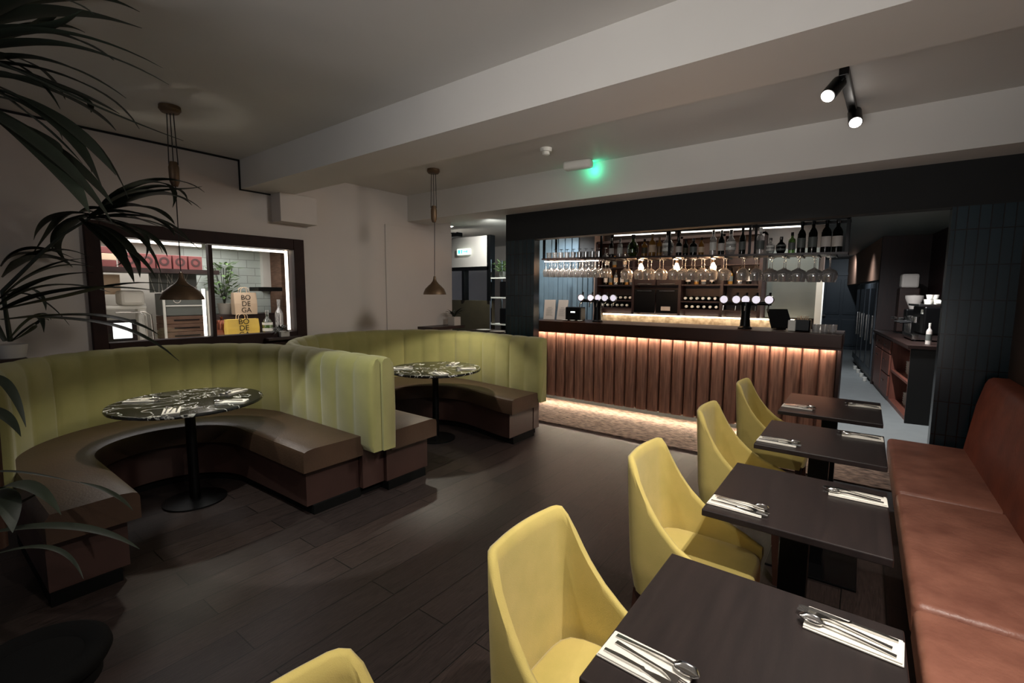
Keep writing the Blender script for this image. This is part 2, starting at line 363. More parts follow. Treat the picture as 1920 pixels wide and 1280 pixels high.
# lounge beyond the left wall
struct('wall_lounge_partition', bx(-9.5, -5.1, 6.2, 6.3, 0, 1.46), 'brownpanel')
struct('wall_lounge_partition_top', bx(-9.5, -5.13, 6.2, 6.3, 2.04, 2.56), 'wallp')
bm = BM(); box(bm, -9.5, -5.13, 6.17, 6.3, 1.98, 2.04); box(bm, -5.75, -5.70, 6.17, 6.3, 1.46, 1.98); box(bm, -5.17, -5.10, 6.17, 6.3, 1.46, 2.56)
w2 = struct('window_2', bm, 'blackm')
obj('window_pane', bx(-6.6, -5.75, 6.23, 6.24, 1.46, 1.98), 'pane', w2); obj('window_pane', bx(-5.70, -5.17, 6.23, 6.24, 1.46, 1.98), 'pane', w2)
struct('wall_lounge_back', bx(-9.5, -3.7, 9.3, 9.45, 0, 2.8), 'wallp')
bm = BM()
for i in range(9): box(bm, -5.3+i*.14, -5.3+i*.14+.128, 7.32, 7.36, 1.2, 2.7, .01)
struct('trim_13', bm, 'blue')
s_ = tag(obj('exit_sign', bx(-5.84, -5.54, 6.14, 6.19, 2.25, 2.36, .01), 'signlit'), 'lit white exit sign on the pale wall of the far lounge', 'sign')
bm = BM(); box(bm, -5.80, -5.76, 6.135, 6.14, 2.275, 2.335); box(bm, -5.73, -5.71, 6.135, 6.14, 2.275, 2.32); box(bm, -5.735, -5.705, 6.135, 6.14, 2.322, 2.335); box(bm, -5.68, -5.60, 6.135, 6.14, 2.30, 2.312)
box(bm, -5.60, -5.585, 6.135, 6.14, 2.285, 2.327)
obj('sign_pictogram', bm, 'green', s_)
bm = BM(); box(bm, -6.9, -5.75, 6.05, 6.2, 2.57, 2.64, .01); tag(obj('air_vent', bm, 'blackm'), 'long dark vent under the ceiling of the far lounge', 'vent')
def downlight(loc, label):
    t = thing('recessed_downlight', label, 'ceiling light', loc, 0)
    bm = BM(); lathe(bm, [(.045, -.001), (.065, -.004), (.065, .0)], 24); obj('trim_ring', bm, 'white', t, True)
    bm = BM(); cyl(bm, .045, -.006, 0, 20); obj('lens', bm, 'lens', t)
downlight((-4.72, 5.42, 2.738), 'round downlight nearest the beam, lighting the far lounge')
downlight((-5.86, 6.0, 2.738), 'round downlight deeper in the far lounge above the glazed partition')

# ================================================================ BOOTHS
def path(xe1, yc, xc, r, xe2, y2=None, step=.02, n_extra=0):
    """U-shaped line open towards +x: points and outward normals, from the near arm round to the far arm."""
    P = []
    L1 = xe1-xc; n = max(2, int(L1/step))
    for i in range(n): P.append(Vector((xe1-L1*i/n, yc-r, 0)))
    n = int(pi*r/step)
    for i in range(n+1):
        a = -pi/2-pi*i/n; P.append(Vector((xc+r*cos(a), yc+r*sin(a), 0)))
    L2 = xe2-xc; n = max(2, int(L2/step)); y2 = yc+r if y2 is None else y2
    for i in range(1, n+1):
        t = i/n; P.append(Vector((xc+L2*t, yc+r+(y2-yc-r)*t*t*(3-2*t), 0)))
    Nn = []
    for i in range(len(P)):
        t = (P[min(i+1, len(P)-1)]-P[max(i-1, 0)]).normalized(); Nn.append(Vector((-t.y, t.x, 0))*-1)
    return P, [Vector((n.x, n.y, 0)) for n in Nn]
def resample(P, n):
    d = [0]
    for a, b in zip(P, P[1:]): d.append(d[-1]+(b-a).length)
    out = []; j = 0
    for i in range(n):
        s = d[-1]*i/(n-1)
        while j < len(P)-2 and d[j+1] < s: j += 1
        t = (s-d[j])/max(1e-9, d[j+1]-d[j]); out.append(P[j].lerp(P[j+1], max(0, min(1, t))))
    return out
def booth(name, label, outer, inner, cush_x, back_x1=None, th=.12, pad=.235):
    P0, _ = path(*outer); P, Nn = path(back_x1 or outer[0], *outer[1:])
    c = sum(P, Vector())/len(P)
    if (P[len(P)//2]+Nn[len(P)//2]*.1-c).length < (P[len(P)//2]-c).length: Nn = [-n for n in Nn]
    t = thing(name, label, 'booth', (0, 0, 0))
    bm = BM(); rings = []; s = 0; tot = sum((b-a).length for a, b in zip(P, P[1:])); k = max(1, round(tot/pad)); pw = tot/k
    for i, (p, n) in enumerate(zip(P, Nn)):
        if i: s += (p-P[i-1]).length
        f = (s/pw) % 1.0; b = .03*(max(0, sin(pi*f))**.35)
        prof = [(0.012, .385), (0.012-b, .44), (.008-b, .7), (.012-b, .98), (.022-b*.9, 1.05), (.045-b*.4, 1.092), (.07, 1.10+b*.3), (th-.02, 1.095), (th, 1.07), (th, .9), (th, .385)]
        rings.append([p+n*a+Vector((0, 0, z)) for a, z in prof])
    loft(bm, rings); obj('backrest', bm, 'velvet', t, 50)
    # cushion, base, kick
    def cut(x1, x2, path_):
        Q = path_; i0 = next(i for i, q in enumerate(Q) if q.x <= x1); i1 = max(i for i, q in enumerate(Q) if q.x <= x2)
        Q = Q[i0:i1+1]; return [Vector((x1, Q[0].y, 0))]+Q+[Vector((x2, Q[-1].y, 0))]
    NP = 120
    O = resample(cut(cush_x[0], cush_x[1], P0), NP)
    I0, _ = path(*inner); I = resample(I0, NP)
    I[0].x = cush_x[0]; I[-1].x = cush_x[1]
    def slab(nm, ins_i, z0, z1, m, rnd, ends, smooth=40):
        bm = BM(); rings = []
        O2 = [Vector(p) for p in O]; I2 = [Vector(p) for p in I]
        for q in (O2, I2):
            for idx in range(NP):
                if q[idx].x > min(cush_x)-ends*1.0 and idx < NP//3: q[idx].x = min(q[idx].x, cush_x[0]-ends)
                if idx > 2*NP//3: q[idx].x = min(q[idx].x, cush_x[1]-ends)
        for i in range(NP):
            o_, i_ = O2[i], I2[i]; dd = (o_-i_); dd.z = 0
            dd = dd.normalized() if dd.length > .001 else Vector((0, 1, 0))
            a = i_+dd*ins_i
            pr = [(a, z0), (a, z1-rnd), (a+dd*rnd*.3, z1-rnd*.3), (a+dd*rnd, z1), (a+dd*(rnd+.05), z1+.006 if rnd else z1), (o_-dd*.02, z1), (o_, z1-rnd), (o_, z0)]
            sc = 1.0
            rings.append([Vector((q.x, q.y, z)) for q, z in pr])
        loft(bm, rings)
        return obj(nm, bm, m, t, smooth)
    slab('seat_cushion', 0, .345, .50, 'brownleather', .03, 0)
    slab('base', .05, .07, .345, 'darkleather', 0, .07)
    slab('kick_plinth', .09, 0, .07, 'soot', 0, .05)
    return t
booth('horseshoe_booth', 'nearer horseshoe booth in green velvet with brown leather seat, below the shop window',
      (-2.90, 1.25, -4.15, .87, -2.90), (-3.14, 1.20, -4.0, .44, -3.02), (-3.14, -3.02), -4.02, .085)
booth('horseshoe_booth', 'farther horseshoe booth in green velvet with brown leather seat, ending beside the bar',
      (-2.88, 3.35, -4.03, 1.02, -2.80, 4.26), (-2.94, 3.38, -3.72, .56, -2.83, 3.78), (-2.94, -2.83))

b1 = bpy.data.objects['horseshoe_booth']; b2 = bpy.data.objects['horseshoe_booth.001']
obj('divider_base', bx(-4.0, -3.04, 2.125, 2.325, .07, .384), 'darkleather', b1); obj('kick_plinth', bx(-4.0, -3.09, 2.125, 2.325, 0, .07), 'soot', b1)
obj('side_base', bx(-4.0, -2.90, 4.28, 4.385, 0.07, .384), 'darkleather', b2); obj('kick_plinth', bx(-4.0, -2.94, 4.28, 4.37, 0, .07), 'soot', b2)
def round_table(loc, label, rz):
    t = thing('round_table', label, 'table', (loc[0], loc[1], 0), rz)
    bm = BM(); lathe(bm, [(0, .752), (.47, .752), (.492, .760), (.495, .770), (.49, .78), (0, .78)], 64); obj('table_top', bm, 'marble', t, 30)
    bm = BM(); cyl(bm, .035, .03, .752, 20); obj('pedestal', bm, 'blackm', t, 40)
    bm = BM(); lathe(bm, [(0, 0), (.21, 0), (.21, .012), (.06, .03), (0, .03)], 40); obj('base', bm, 'blackm', t, 30)
    bm = BM(); cyl(bm, .12, .735, .752, 20); obj('mounting_plate', bm, 'blackm', t, 40)
TC = [(-4.02, 1.31), (-3.68, 3.52)]
round_table(TC[0], 'round black marble table with white veins inside the nearer booth', .4)
round_table(TC[1], 'round black marble table with white veins inside the farther booth', 2.2)

# ================================================================ SQUARE TABLES, BENCH, CHAIRS
def sq_table(x0, x1, y0, y1, label):
    cx, cy = (x0+x1)/2, (y0+y1)/2; a, b = (x1-x0)/2, (y1-y0)/2
    t = thing('square_table', label, 'table', (cx, cy, 0), 0, None)
    obj('table_top', bx(-a, a, -b, b, .722, .75, .004), 'tabletop', t)
    obj('pedestal', bx(-.05, .05, -.05, .05, .012, .70), 'blackm', t)
    obj('base_plate', bx(-.22, .22, -.22, .22, 0, .014, .003), 'blackm', t)
    obj('mounting_plate', bx(-.15, .15, -.15, .15, .70, .722), 'blackm', t)
sq_table(-.455, .135, .86, 1.49, 'dark square table nearest the camera, cut by the bottom of the photo')
sq_table(-.465, .13, 1.88, 2.53, 'second dark square table from the camera')
sq_table(-.455, .145, 2.91, 3.55, 'third dark square table from the camera, one short of the bar end')
sq_table(-.46, .15, 3.87, 4.64, 'farthest dark square table, closest to the corner of the bar')

t = thing('banquette_bench', 'long red-brown leather banquette along the right wall', 'bench')
for y0, y1 in ((3.45, 4.74), (2.20, 3.44), (.95, 2.19), (-.3, .94)):
    o = obj('seat_cushion', bx(.215, .70, y0, y1, .32, .462, .03, seg=4), 'redleather', t, 60)
bm = BM(); rr = []
for y in (-.3, 4.74):
    rr.append([Vector((.655, y, .44)), Vector((.70, y, .80)), Vector((.735, y, .96)), Vector((.75, y, .995)), Vector((.775, y, 1.01)), Vector((.855, y, 1.01)), Vector((.855, y, .1)), Vector((.66, y, .1))])
loft(bm, rr); obj('backrest', bm, 'redback', t, 60)
obj('base', bx(.27, .66, -.3, 4.72, .06, .325), 'redleather', t)
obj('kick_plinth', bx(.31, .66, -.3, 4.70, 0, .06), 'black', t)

def make_chair():
    t = thing('upholstered_chair', '', 'chair')
    # shell: U-shaped wrap; local +x is forward, origin under the rear edge
    NT, NV_ = 56, 14
    def planf(u):            # u -1..1 along the wrap, returns x, y (unit half-width), param of side 0..1
        L = .22+.30*1.0; s = abs(u)
        rc = .078; yb = .225-rc; arc = rc*pi/2; side = .43-rc*.6
        tot = yb+arc+side; d = s*tot; sg = 1 if u >= 0 else -1
        if d < yb: return (.0-.012*(1-(d/yb)**2), sg*d, 0, d/yb*.3)
        if d < yb+arc:
            a = (d-yb)/rc; return (rc*(1-cos(a)), sg*(yb+rc*sin(a)), 0, .3)
        f = (d-yb-arc)/side; return (rc+f*(.46-rc), sg*(.225+.012*sin(f*pi)), f, .3)
    def top(x, u):
        # height of the top edge over distance from the back
        pts = [(-.02, .905), (.02, .90), (.035, .885), (.06, .83), (.10, .745), (.15, .67), (.22, .60), (.30, .555), (.40, .515), (.47, .478)]
        for (a, b), (c, d) in zip(pts, pts[1:]):
            if x <= c: 
                q = (x-a)/(c-a); return b+(d-b)*max(0, q)
        return pts[-1][1]
    def P_(u, v, off):
        x, y, f, _ = planf(u); zt = top(x, u); z = .335+(zt-.335)*v
        k = max(0, (z-.45)/.45)
        y2 = y*(1-.07*k*k); x2 = x-.03*k+.0
        if z < .45: y2 *= 1-.10*(.45-z)/.12*.6; x2 = x2+.02*(.45-z)/.12*(1 if x < .2 else -1.5)
        # normal in plan
        e = .01; xa, ya, _, _ = planf(max(-1, u-e)); xb, yb, _, _ = planf(min(1, u+e))
        tx, ty = xb-xa, yb-ya; ln = max(1e-6, sqrt(tx*tx+ty*ty)); nx, ny = ty/ln, -tx/ln
        # outward is away from the seat centre
        if nx*(x-.22)+ny*y < 0: nx, ny = -nx, -ny
        return Vector((x2-nx*off, y2-ny*off, z))
    bm = BM(); rings = []
    for i in range(NT+1):
        u = -1+2*i/NT; ring = []
        for j in range(NV_+1): ring.append(P_(u, j/NV_, 0))
        th = .026; tp = P_(u, 1, th/2); tp.z += .008; ring.append(tp)
        for j in range(NV_, -1, -1): ring.append(P_(u, j/NV_, th))
        rings.append(ring)
    loft(bm, rings); obj('backrest_shell', bm, 'yellow', t, 70)
    bm = BM(); rings = []
    for z, s, in ((.335, .93), (.40, .985), (.455, .985), (.475, .96), (.482, .90), (.484, .6)):
        ring = []
        for i in range(40):
            a = 2*pi*i/40; ca, sa = cos(a), sin(a); n = 5
            rr_ = (abs(ca)**n+abs(sa)**n)**(-1/n)
            ring.append(Vector((.245+.228*s*rr_*ca, .196*s*rr_*sa, z)))
        rings.append(ring)
    loft(bm, rings); obj('seat_cushion', bm, 'yellow', t, 50)
    for sx, sy in ((.05, .17), (.05, -.17), (.42, .17), (.42, -.17)):
        bm = BM(); dx = -.03 if sx < .2 else .02; dy = .02*(1 if sy > 0 else -1)
        loft(bm, [[Vector((sx+dx*(1-q)+a*w_, sy+dy*(1-q)+b*w_, z)) for a, b in ((-1, -1), (1, -1), (1, 1), (-1, 1))] for q, z, w_ in ((0, 0, .011), (1, .345, .02))])
        obj('leg', bm, 'legwood', t)
    return t
ch = make_chair()
CH = [(-.765, .31, 'mustard chair nearest the camera, only the top of its back showing'), (-.755, 1.10, 'mustard chair tucked at the nearest square table'),
      (-.745, 2.02, 'mustard chair at the second square table, its seat visible under the table'), (-.735, 3.02, 'mustard chair at the third square table from the camera'),
      (-.73, 4.06, 'mustard chair farthest from the camera, by the bar front')]
for i, (x, y, lb) in enumerate(CH):
    if i == 0: ch.location = (x, y, 0); ch['label'] = lb; ch['group'] = 'mustard chairs along the row of square tables'
    else: dup(ch, (x, y, 0), 0, lb)

# ================================================================ PLACE SETTINGS
def napkin_bm():
    bm = BM(); box(bm, -.1, .1, -.05, .05, 0, .004, .0015); box(bm, -.097, .1, -.048, .046, .004, .008, .0015); return bm
def knife_bm():
    bm = BM(); loft(bm, [[Vector((x, y*w_, z*h)) for y, z in ((-1, 0), (1, 0), (1, 1), (-1, 1))] for x, w_, h in ((-.1, .0045, .004), (-.06, .0055, .006), (-.01, .0045, .006), (-.005, .006, .006), (.0, .004, .003), (.03, .0085, .0022), (.08, .0095, .002), (.105, .004, .0018), (.11, .001, .0015))]); return bm
def fork_bm():
    bm = BM(); loft(bm, [[Vector((x, y*w_, z0+z*.003)) for y, z in ((-1, 0), (1, 0), (1, 1), (-1, 1))] for x, w_, z0 in ((-.1, .006, 0), (-.05, .004, .002), (.02, .003, .005), (.035, .006, .004), (.05, .0115, .001), (.06, .0115, 0))])
    for k in range(4): box(bm, .059, .1, -.0105+k*.006, -.0075+k*.006, .001, .0035)
    return bm
def spoon_bm():
    bm = BM(); loft(bm, [[Vector((x, y*w_, z0+z*.003)) for y, z in ((-1, 0), (1, 0), (1, 1), (-1, 1))] for x, w_, z0 in ((-.1, .006, 0), (-.05, .004, .003), (.02, .003, .007), (.045, .004, .004))])
    rings = []
    for i in range(9):
        q = i/8; x = .042+.058*q; w_ = .019*sqrt(max(0.001, 1-(2*q-1)**2))**.8
        rings.append([Vector((x, w_*cos(pi*k/8), .001+.0075*(1-sin(pi*k/8)*.95))) for k in range(9)]+[Vector((x, w_*cos(pi*k/8), .0025+.0075*(1-sin(pi*k/8)*.95))) for k in range(8, -1, -1)])
    loft(bm, rings); return bm
protos = {}
def lay(kind, bmf, m, loc, rz, label, cat, group):
    if kind not in protos:
        o = obj(kind, bmf(), m, smooth=40); protos[kind] = o
    else:
        o = protos[kind].copy(); C.objects.link(o)
    o.location = loc; o.rotation_euler = (0, 0, rz); tag(o, label, cat, group); return o
def setting(x, y, z, rz, where, flip=False):
    c, s = cos(rz), sin(rz)
    def q(dx, dy, dz): return (x+c*dx-s*dy, y+s*dx+c*dy, z+dz)
    lay('napkin', napkin_bm, 'linen', (x, y, z), rz, 'folded white napkin '+where, 'napkin', 'folded napkins on the tables')
    j = random.uniform(-.06, .06); n = .0085
    lay('table_knife', knife_bm, 'steel', q(.012, -.032, n), rz+j, 'steel knife on the napkin '+where, 'knife', 'cutlery laid on the napkins')
    lay('table_fork', fork_bm, 'steel', q(.022, -.006, n), rz-.12+j, 'steel fork on the napkin '+where, 'fork', 'cutlery laid on the napkins')
    lay('table_spoon', spoon_bm, 'steel', q(.014, .026, n), rz-.06-j, 'steel spoon on the napkin '+where, 'spoon', 'cutlery laid on the napkins')
names = ['nearest square table', 'second square table', 'third square table', 'farthest square table']
for (x, y), n_ in zip([(-.35, .985), (-.36, 1.985), (-.352, 3.02), (-.355, 4.06)], names): setting(x, y, .751, -.03, 'at the chair side of the '+n_)
for (x, y), n_ in zip([(.03, 1.385), (.028, 2.39), (.04, 3.44), (.048, 4.41)], names): setting(x, y, .751, pi-.06 if n_ == names[0] else pi+.02, 'at the bench side of the '+n_)
for k, (cx, cy) in enumerate(TC):
    nm = ('nearer', 'farther')[k]
    for a, wh in ((-140, 'window-side left'), (-35, 'open left'), (100, 'window-side right'), (32, 'open right')):
        a_ = radians(a); r = .345
        setting(cx+r*cos(a_), cy+r*sin(a_), .781, a_+pi+.25, 'at the %s place of the %s marble table' % (wh, nm))

# ================================================================ THE BAR
t = thing('bar_counter', 'long bar counter with rounded walnut slats and dark top, light strips above and below', 'bar counter', (0, 5.6, 0))
XL, XR, PT = -3.86, -.185, .1468
bm = BM(); prof = []
n = int(round((XR-XL)/PT))
for i in range(n):
    x0 = XR-(i+1)*PT
    prof.append((x0+.0015, .03)); prof.append((x0+PT-.0015, .03))
    for k in range(9):
        a = pi*k/8; prof.append((x0+PT/2-cos(a)*(PT/2-.007), -.045*sin(a)**.55))
prof.sort(key=lambda q: q[0])
loft(bm, [[Vector((x, y, z)) for x, y in prof]+[Vector((XR, .06, z)), Vector((XL, .06, z))] for z in (.155, .165, 1.07)])
obj('slat_front', bm, 'slat', t, 50)
obj('carcass', bx(XL, XR, .05, .50, .155, 1.08), 'darkwood', t)
obj('plinth', bx(XL, XR-.05, .34, .45, .012, .155), 'black', t)
obj('counter_top', bx(XL, -.15, -.10, .58, 1.075, 1.21, .006), 'stone', t)
o = obj('counter_lip', bx(XL, -.15, -.10, -.088, 1.055, 1.075), 'stone', t)
o = obj('upper_light_strip', bx(XL+.02, XR, -.082, -.070, 1.062, 1.074), 'led', t); o['label'] = 'warm light strip under the counter edge'
o = obj('lower_light_strip', bx(XL+.02, XR-.02, .12, .135, .136, .144), 'ledf', t); o['label'] = 'warm light strip along the floor'
obj('end_panel', bx(XR, XR+.03, -.02, .5, .155, 1.075), 'darkwood', t)

def gz(x): return 2.043+(x+2.8)*(-.0205)      # the hung shelf dips slightly towards its right end
X0, X1, Y0, Y1 = -3.72, -.165, 5.65, 6.0
def sbox(bm, x0, x1, y0, y1, a, b):           # a, b: heights above the shelf line
    return loft(bm, [[Vector((x, y0, gz(x)+a)), Vector((x, y1, gz(x)+a)), Vector((x, y1, gz(x)+b)), Vector((x, y0, gz(x)+b))] for x in (x0, x1)])
g = thing('hanging_bar_shelf', 'black metal shelf hung over the bar counter holding bottles and glasses', 'shelf')
bm = BM(); sbox(bm, X0, X1, Y0, Y1, 0, .022); obj('shelf_board', bm, 'darkwood', g)
bm = BM(); sbox(bm, X0, X1, Y0, Y0+.03, .335, .365); sbox(bm, X0, X1, Y1-.03, Y1, .335, .365); obj('top_rail', bm, 'blackm', g)
for x in (-3.69, -2.80, -1.91, -1.04, -.18):
    for y in (Y0+.012, Y1-.012):
        bm = BM(); box(bm, x-.012, x+.012, y-.012, y+.012, gz(x)+.02, 2.58); obj('post', bm, 'blackm', g)
bm = BM()
for i in range(24):
    x = X0+.1+i*.146; sbox(bm, x-.006, x+.006, Y0+.01, Y1-.01, -.018, 0)
obj('glass_rails', bm, 'blackm', g)
bm = BM(); sbox(bm, -3.68, -2.84, 5.665, 5.675, -.026, -.02); o = obj('warm_light_strip', bm, 'led', g); o['label'] = 'warm light strip under the left end of the hung shelf'
bm = BM()
for a, b in ((-2.76, -1.95), (-1.87, -1.08), (-1.0, -.6)): sbox(bm, a, b, Y1-.045, Y1-.03, .318, .333)
o = obj('light_strip', bm, 'ledw', g); o['label'] = 'white light strip along the back of the hung shelf'

def wineglass_bm(s=1.0, bowl=.044):
    bm = BM(); prof = [(0, 0), (.034*s, .0), (.034*s, -.003), (.006, -.010), (.0035, -.02), (.0035, -.095*s), (.012, -.105*s), (bowl*.8, -.125*s), (bowl, -.15*s), (bowl*.97, -.18*s), (bowl*.78, -.225*s), (bowl*.76, -.225*s), (bowl*.95, -.18*s), (bowl*.97, -.15*s), (bowl*.76, -.127*s), (0, -.108*s)]
    lathe(bm, prof, 16); return bm
def gl_obj(kind, bmf, m, loc, label, cat, group, rz=0):
    return lay(kind, bmf, m, loc, rz, label, cat, group)
ORD = ['first', 'second', 'third', 'fourth', 'fifth', 'sixth', 'seventh', 'eighth', 'ninth', 'tenth', 'eleventh', 'twelfth']
xs = [-2.48, -2.3, -2.18, -2.03, -1.87, -1.76, -1.65, -1.54, -1.44, -1.30, -1.11, -.98]
for i, x in enumerate(xs):
    for y, rn in ((5.70, 'front'), (5.82, 'middle')):
        gl_obj('hanging_wine_glass', lambda: wineglass_bm(1.1, .055), 'glass', (x, y, gz(x)-.012), '%s wine glass from the left in the %s row under the middle of the shelf' % (ORD[i], rn), 'wine glass', 'wine glasses hanging in the %s row' % rn)
for i, x in enumerate((-.84, -.71, -.58, -.44, -.31)):
    for y, rn in ((5.71, 'front'), (5.86, 'back')):
        gl_obj('hanging_balloon_glass', lambda: wineglass_bm(1.15, .070), 'glass', (x, y, gz(x)-.012), 'wide balloon glass hanging in the %s row at the right end, %s from the left' % (rn, ORD[i]), 'balloon glass', 'balloon glasses hanging in the %s row' % rn)
for i in range(10):
    for j, y in enumerate((5.70, 5.80, 5.90)):
        x = -3.68+i*.098
        gl_obj('hanging_flute_glass', lambda: wineglass_bm(1.0, .042), 'glass', (x, y, gz(x)-.012), 'narrow glass hanging in the %s row at the left end, %s from the left' % (('front', 'middle', 'rear')[j], ORD[i]), 'glass', 'narrow glasses hanging at the left in the %s row' % ('front', 'middle', 'rear')[j])
def tumbler_bm():
    bm = BM(); lathe(bm, [(0, .0), (.030, 0), (.040, .08), (.037, .08), (.028, .008), (0, .008)], 16); return bm
def coupe_bm():
    bm = BM(); lathe(bm, [(0, .0), (.045, .0), (.040, .025), (.012, .05), (.004, .058), (.004, .12), (.03, .128), (.03, .131), (0, .131)], 16); return bm
for i in range(9):
    x = -3.64+i*.098
    gl_obj('shelf_tumbler', tumbler_bm, 'glass', (x, 5.72, gz(x)+.023), 'tumbler standing at the left end of the hung shelf, %s from the left' % ORD[i], 'glass', 'tumblers standing on the hung shelf')
    gl_obj('shelf_coupe', coupe_bm, 'glass', (x+.03, 5.84, gz(x)+.023), 'upturned coupe behind the tumblers on the hung shelf, %s from the left' % ORD[i], 'glass', 'upturned coupes on the hung shelf')

def bottle(loc, kind, m, label, group=None, h=.30, r=.036, cap='blackm', lab='menu', has_label=True):
    t = thing(kind, label, 'bottle', loc, random.uniform(-.6, .6), group)
    sh = {'wine_bottle': [(0, 0), (1, .0), (1, .60), (.80, .68), (.38, .76), (.36, .96), (0, .96)],
          'spirit_bottle': [(0, 0), (1, 0), (1.03, .55), (.92, .64), (.40, .70), (.36, .88), (0, .88)],
          'round_bottle': [(0, 0), (.8, 0), (1.15, .18), (1.2, .38), (.9, .55), (.42, .64), (.38, .86), (0, .86)]}[kind]
    bm = BM(); lathe(bm, [(a*r, b*h) for a, b in sh], 20); obj('bottle_glass', bm, m, t, 45)
    bm = BM(); top = sh[-1][1]; cyl(bm, r*.43, h*(top-.10), h*(top+.05), 14); obj('cap', bm, cap, t, 45)
    if has_label:
        bm = BM(); lathe(bm, [(r*1.05*(1.12 if kind == 'round_bottle' else 1), h*.18), (r*1.05*(1.12 if kind == 'round_bottle' else 1), h*.48)], 20)
        obj('label', bm, lab, t, True)
    return t
BT = [(-2.72, 'wine_bottle', 'dglass', .25, .03, 'slim dark bottle first in the second bay of the hung shelf', 'steel', 'menu'),
 (-2.60, 'spirit_bottle', 'glass', .26, .032, 'slim clear bottle beside the large green one on the hung shelf', 'steel', 'white'),
 (-2.42, 'round_bottle', 'gglass', .31, .060, 'large green bottle in the second bay of the hung shelf', 'cord', 'gglass'),
 (-2.27, 'spirit_bottle', 'amber', .24, .034, 'dull amber bottle right of the large green bottle', 'blackm', 'brownpanel'),
 (-2.17, 'spirit_bottle', 'amber', .30, .040, 'amber spirit bottle with pale label below the light strip', 'brass', 'paper'),
 (-2.08, 'spirit_bottle', 'amber', .26, .030, 'thin golden bottle next to the rounded clear bottle', 'brass', 'brass'),
 (-1.975, 'round_bottle', 'glass', .33, .058, 'bulky clear bottle at the end of the second bay of the hung shelf', 'blackm', 'white'),
 (-1.84, 'spirit_bottle', 'dglass', .24, .034, 'dark bottle first in the third bay of the hung shelf', 'steel', 'menu'),
 (-1.76, 'wine_bottle', 'dglass', .20, .030, 'short dark bottle second in the third bay', 'blackm', 'brownpanel'),
 (-1.67, 'spirit_bottle', 'dglass', .22, .040, 'squat dark bottle with grey label in the third bay', 'steel', 'grey'),
 (-1.58, 'wine_bottle', 'amber', .21, .030, 'small amber bottle in the middle of the third bay', 'blackm', 'paper'),
 (-1.45, 'spirit_bottle', 'glass', .31, .036, 'tall clear bottle with white label in the third bay', 'steel', 'white'),
 (-1.36, 'wine_bottle', 'dglass', .28, .034, 'dark bottle left of the frosted decanter in the third bay', 'steel', 'menu'),
 (-1.26, 'round_bottle', 'glass', .31, .046, 'frosted clear decanter in the third bay of the hung shelf', 'steel', 'white'),
 (-1.14, 'wine_bottle', 'dglass', .30, .034, 'dark bottle last in the third bay of the hung shelf', 'blackm', 'grey'),
 (-.96, 'spirit_bottle', 'glass', .31, .040, 'tall clear bottle first in the right bay of the hung shelf', 'white', 'grey'),
 (-.86, 'round_bottle', 'glass', .19, .036, 'small round clear bottle in the right bay of the hung shelf', 'steel', 'white'),
 (-.76, 'round_bottle', 'dglass', .20, .040, 'squat dark bottle beside the small round clear one', 'steel', 'grey'),
 (-.66, 'spirit_bottle', 'gglass', .24, .032, 'green bottle left of the wine bottles on the hung shelf', 'blackm', 'grey'),
 (-.575, 'wine_bottle', 'dglass', .33, .038, 'dark wine bottle with grey label, first of the four at the right end', 'blackm', 'grey'),
 (-.475, 'wine_bottle', 'dglass', .345, .040, 'dark wine bottle with grey label, second of the four at the right end', 'blackm', 'grey'),
 (-.36, 'wine_bottle', 'dglass', .345, .044, 'dark wine bottle with pale label, third of the four at the right end', 'blackm', 'menu'),
 (-.265, 'wine_bottle', 'dglass', .345, .044, 'silver-necked wine bottle, last of the four at the right end', 'steel', 'menu')]
for x, k, m, h, r, lb, cp, lab in BT: bottle((x, 5.80, gz(x)+.023), k, m, lb, 'bottles on the hung shelf', h, r, cp, lab)
# filament bulbs
for x, wh in ((-2.36, 'left'), (-1.90, 'middle'), (-1.47, 'right')):
    t = thing('filament_bulb_lamp', 'glowing warm bulb under the hung shelf, %s one of three' % wh, 'lamp', (x, 5.93, gz(x)-.003), 0, 'warm bulbs under the hung shelf')
    bm = BM(); cyl(bm, .017, -.05, 0, 14); obj('bulb_holder', bm, 'brass', t, 40)
    bm = BM(); lathe(bm, [(0, -.155), (.018, -.15), (.032, -.125), (.033, -.10), (.016, -.06), (.012, -.05), (0, -.05)], 16); obj('bulb', bm, 'bulb', t, True)

# beer fonts
def font(x, bx_, label):
    t = thing('beer_font', label, 'beer tap', (x, 5.76, 1.21))
    bm = BM(); lathe(bm, [(0, 0), (.072, 0), (.072, .015), (.054, .03), (.046, .16), (.056, .26), (.056, .30), (0, .30)], 24); obj('column', bm, 'blackm', t, 40)
    bm = BM(); tube(bm, [(bx_[0]-x-.02, 0, .285), (bx_[-1]-x+.02, 0, .285)], .022, 12); obj('cross_bar', bm, 'blackm', t, 40)
    for b in bx_:
        bm = BM(); R = Matrix.Translation((b-x, -.03, .325)) @ Matrix.Rotation(pi/2, 4, 'X')
        lathe(bm, [(.041, 0), (.049, 0), (.051, .012), (.041, .016)], 28, mtx=R); r_ = obj('badge_ring', bm, 'steel', t, 40)
        bm = BM(); lathe(bm, [(0, .013), (.041, .013)], 28, mtx=R); obj('badge_face', bm, 'badge', r_, True)
        bm = BM(); tube(bm, [(b-x, -.01, .27), (b-x, -.06, .25), (b-x, -.075, .20)], .008, 8); obj('spout', bm, 'steel', t, 40)
        bm = BM(); tube(bm, [(b-x, .01, .31), (b-x, .02, .40)], .008, 8, .013); obj('tap_handle', bm, 'blackm', t, 40)
font(-2.88, (-3.115, -2.97, -2.86, -2.76, -2.64), 'black beer font with five lit round badges near the left of the bar')
font(-1.06, (-1.285, -1.155, -1.06, -.955, -.83), 'black beer font with five lit round badges near the right of the bar')
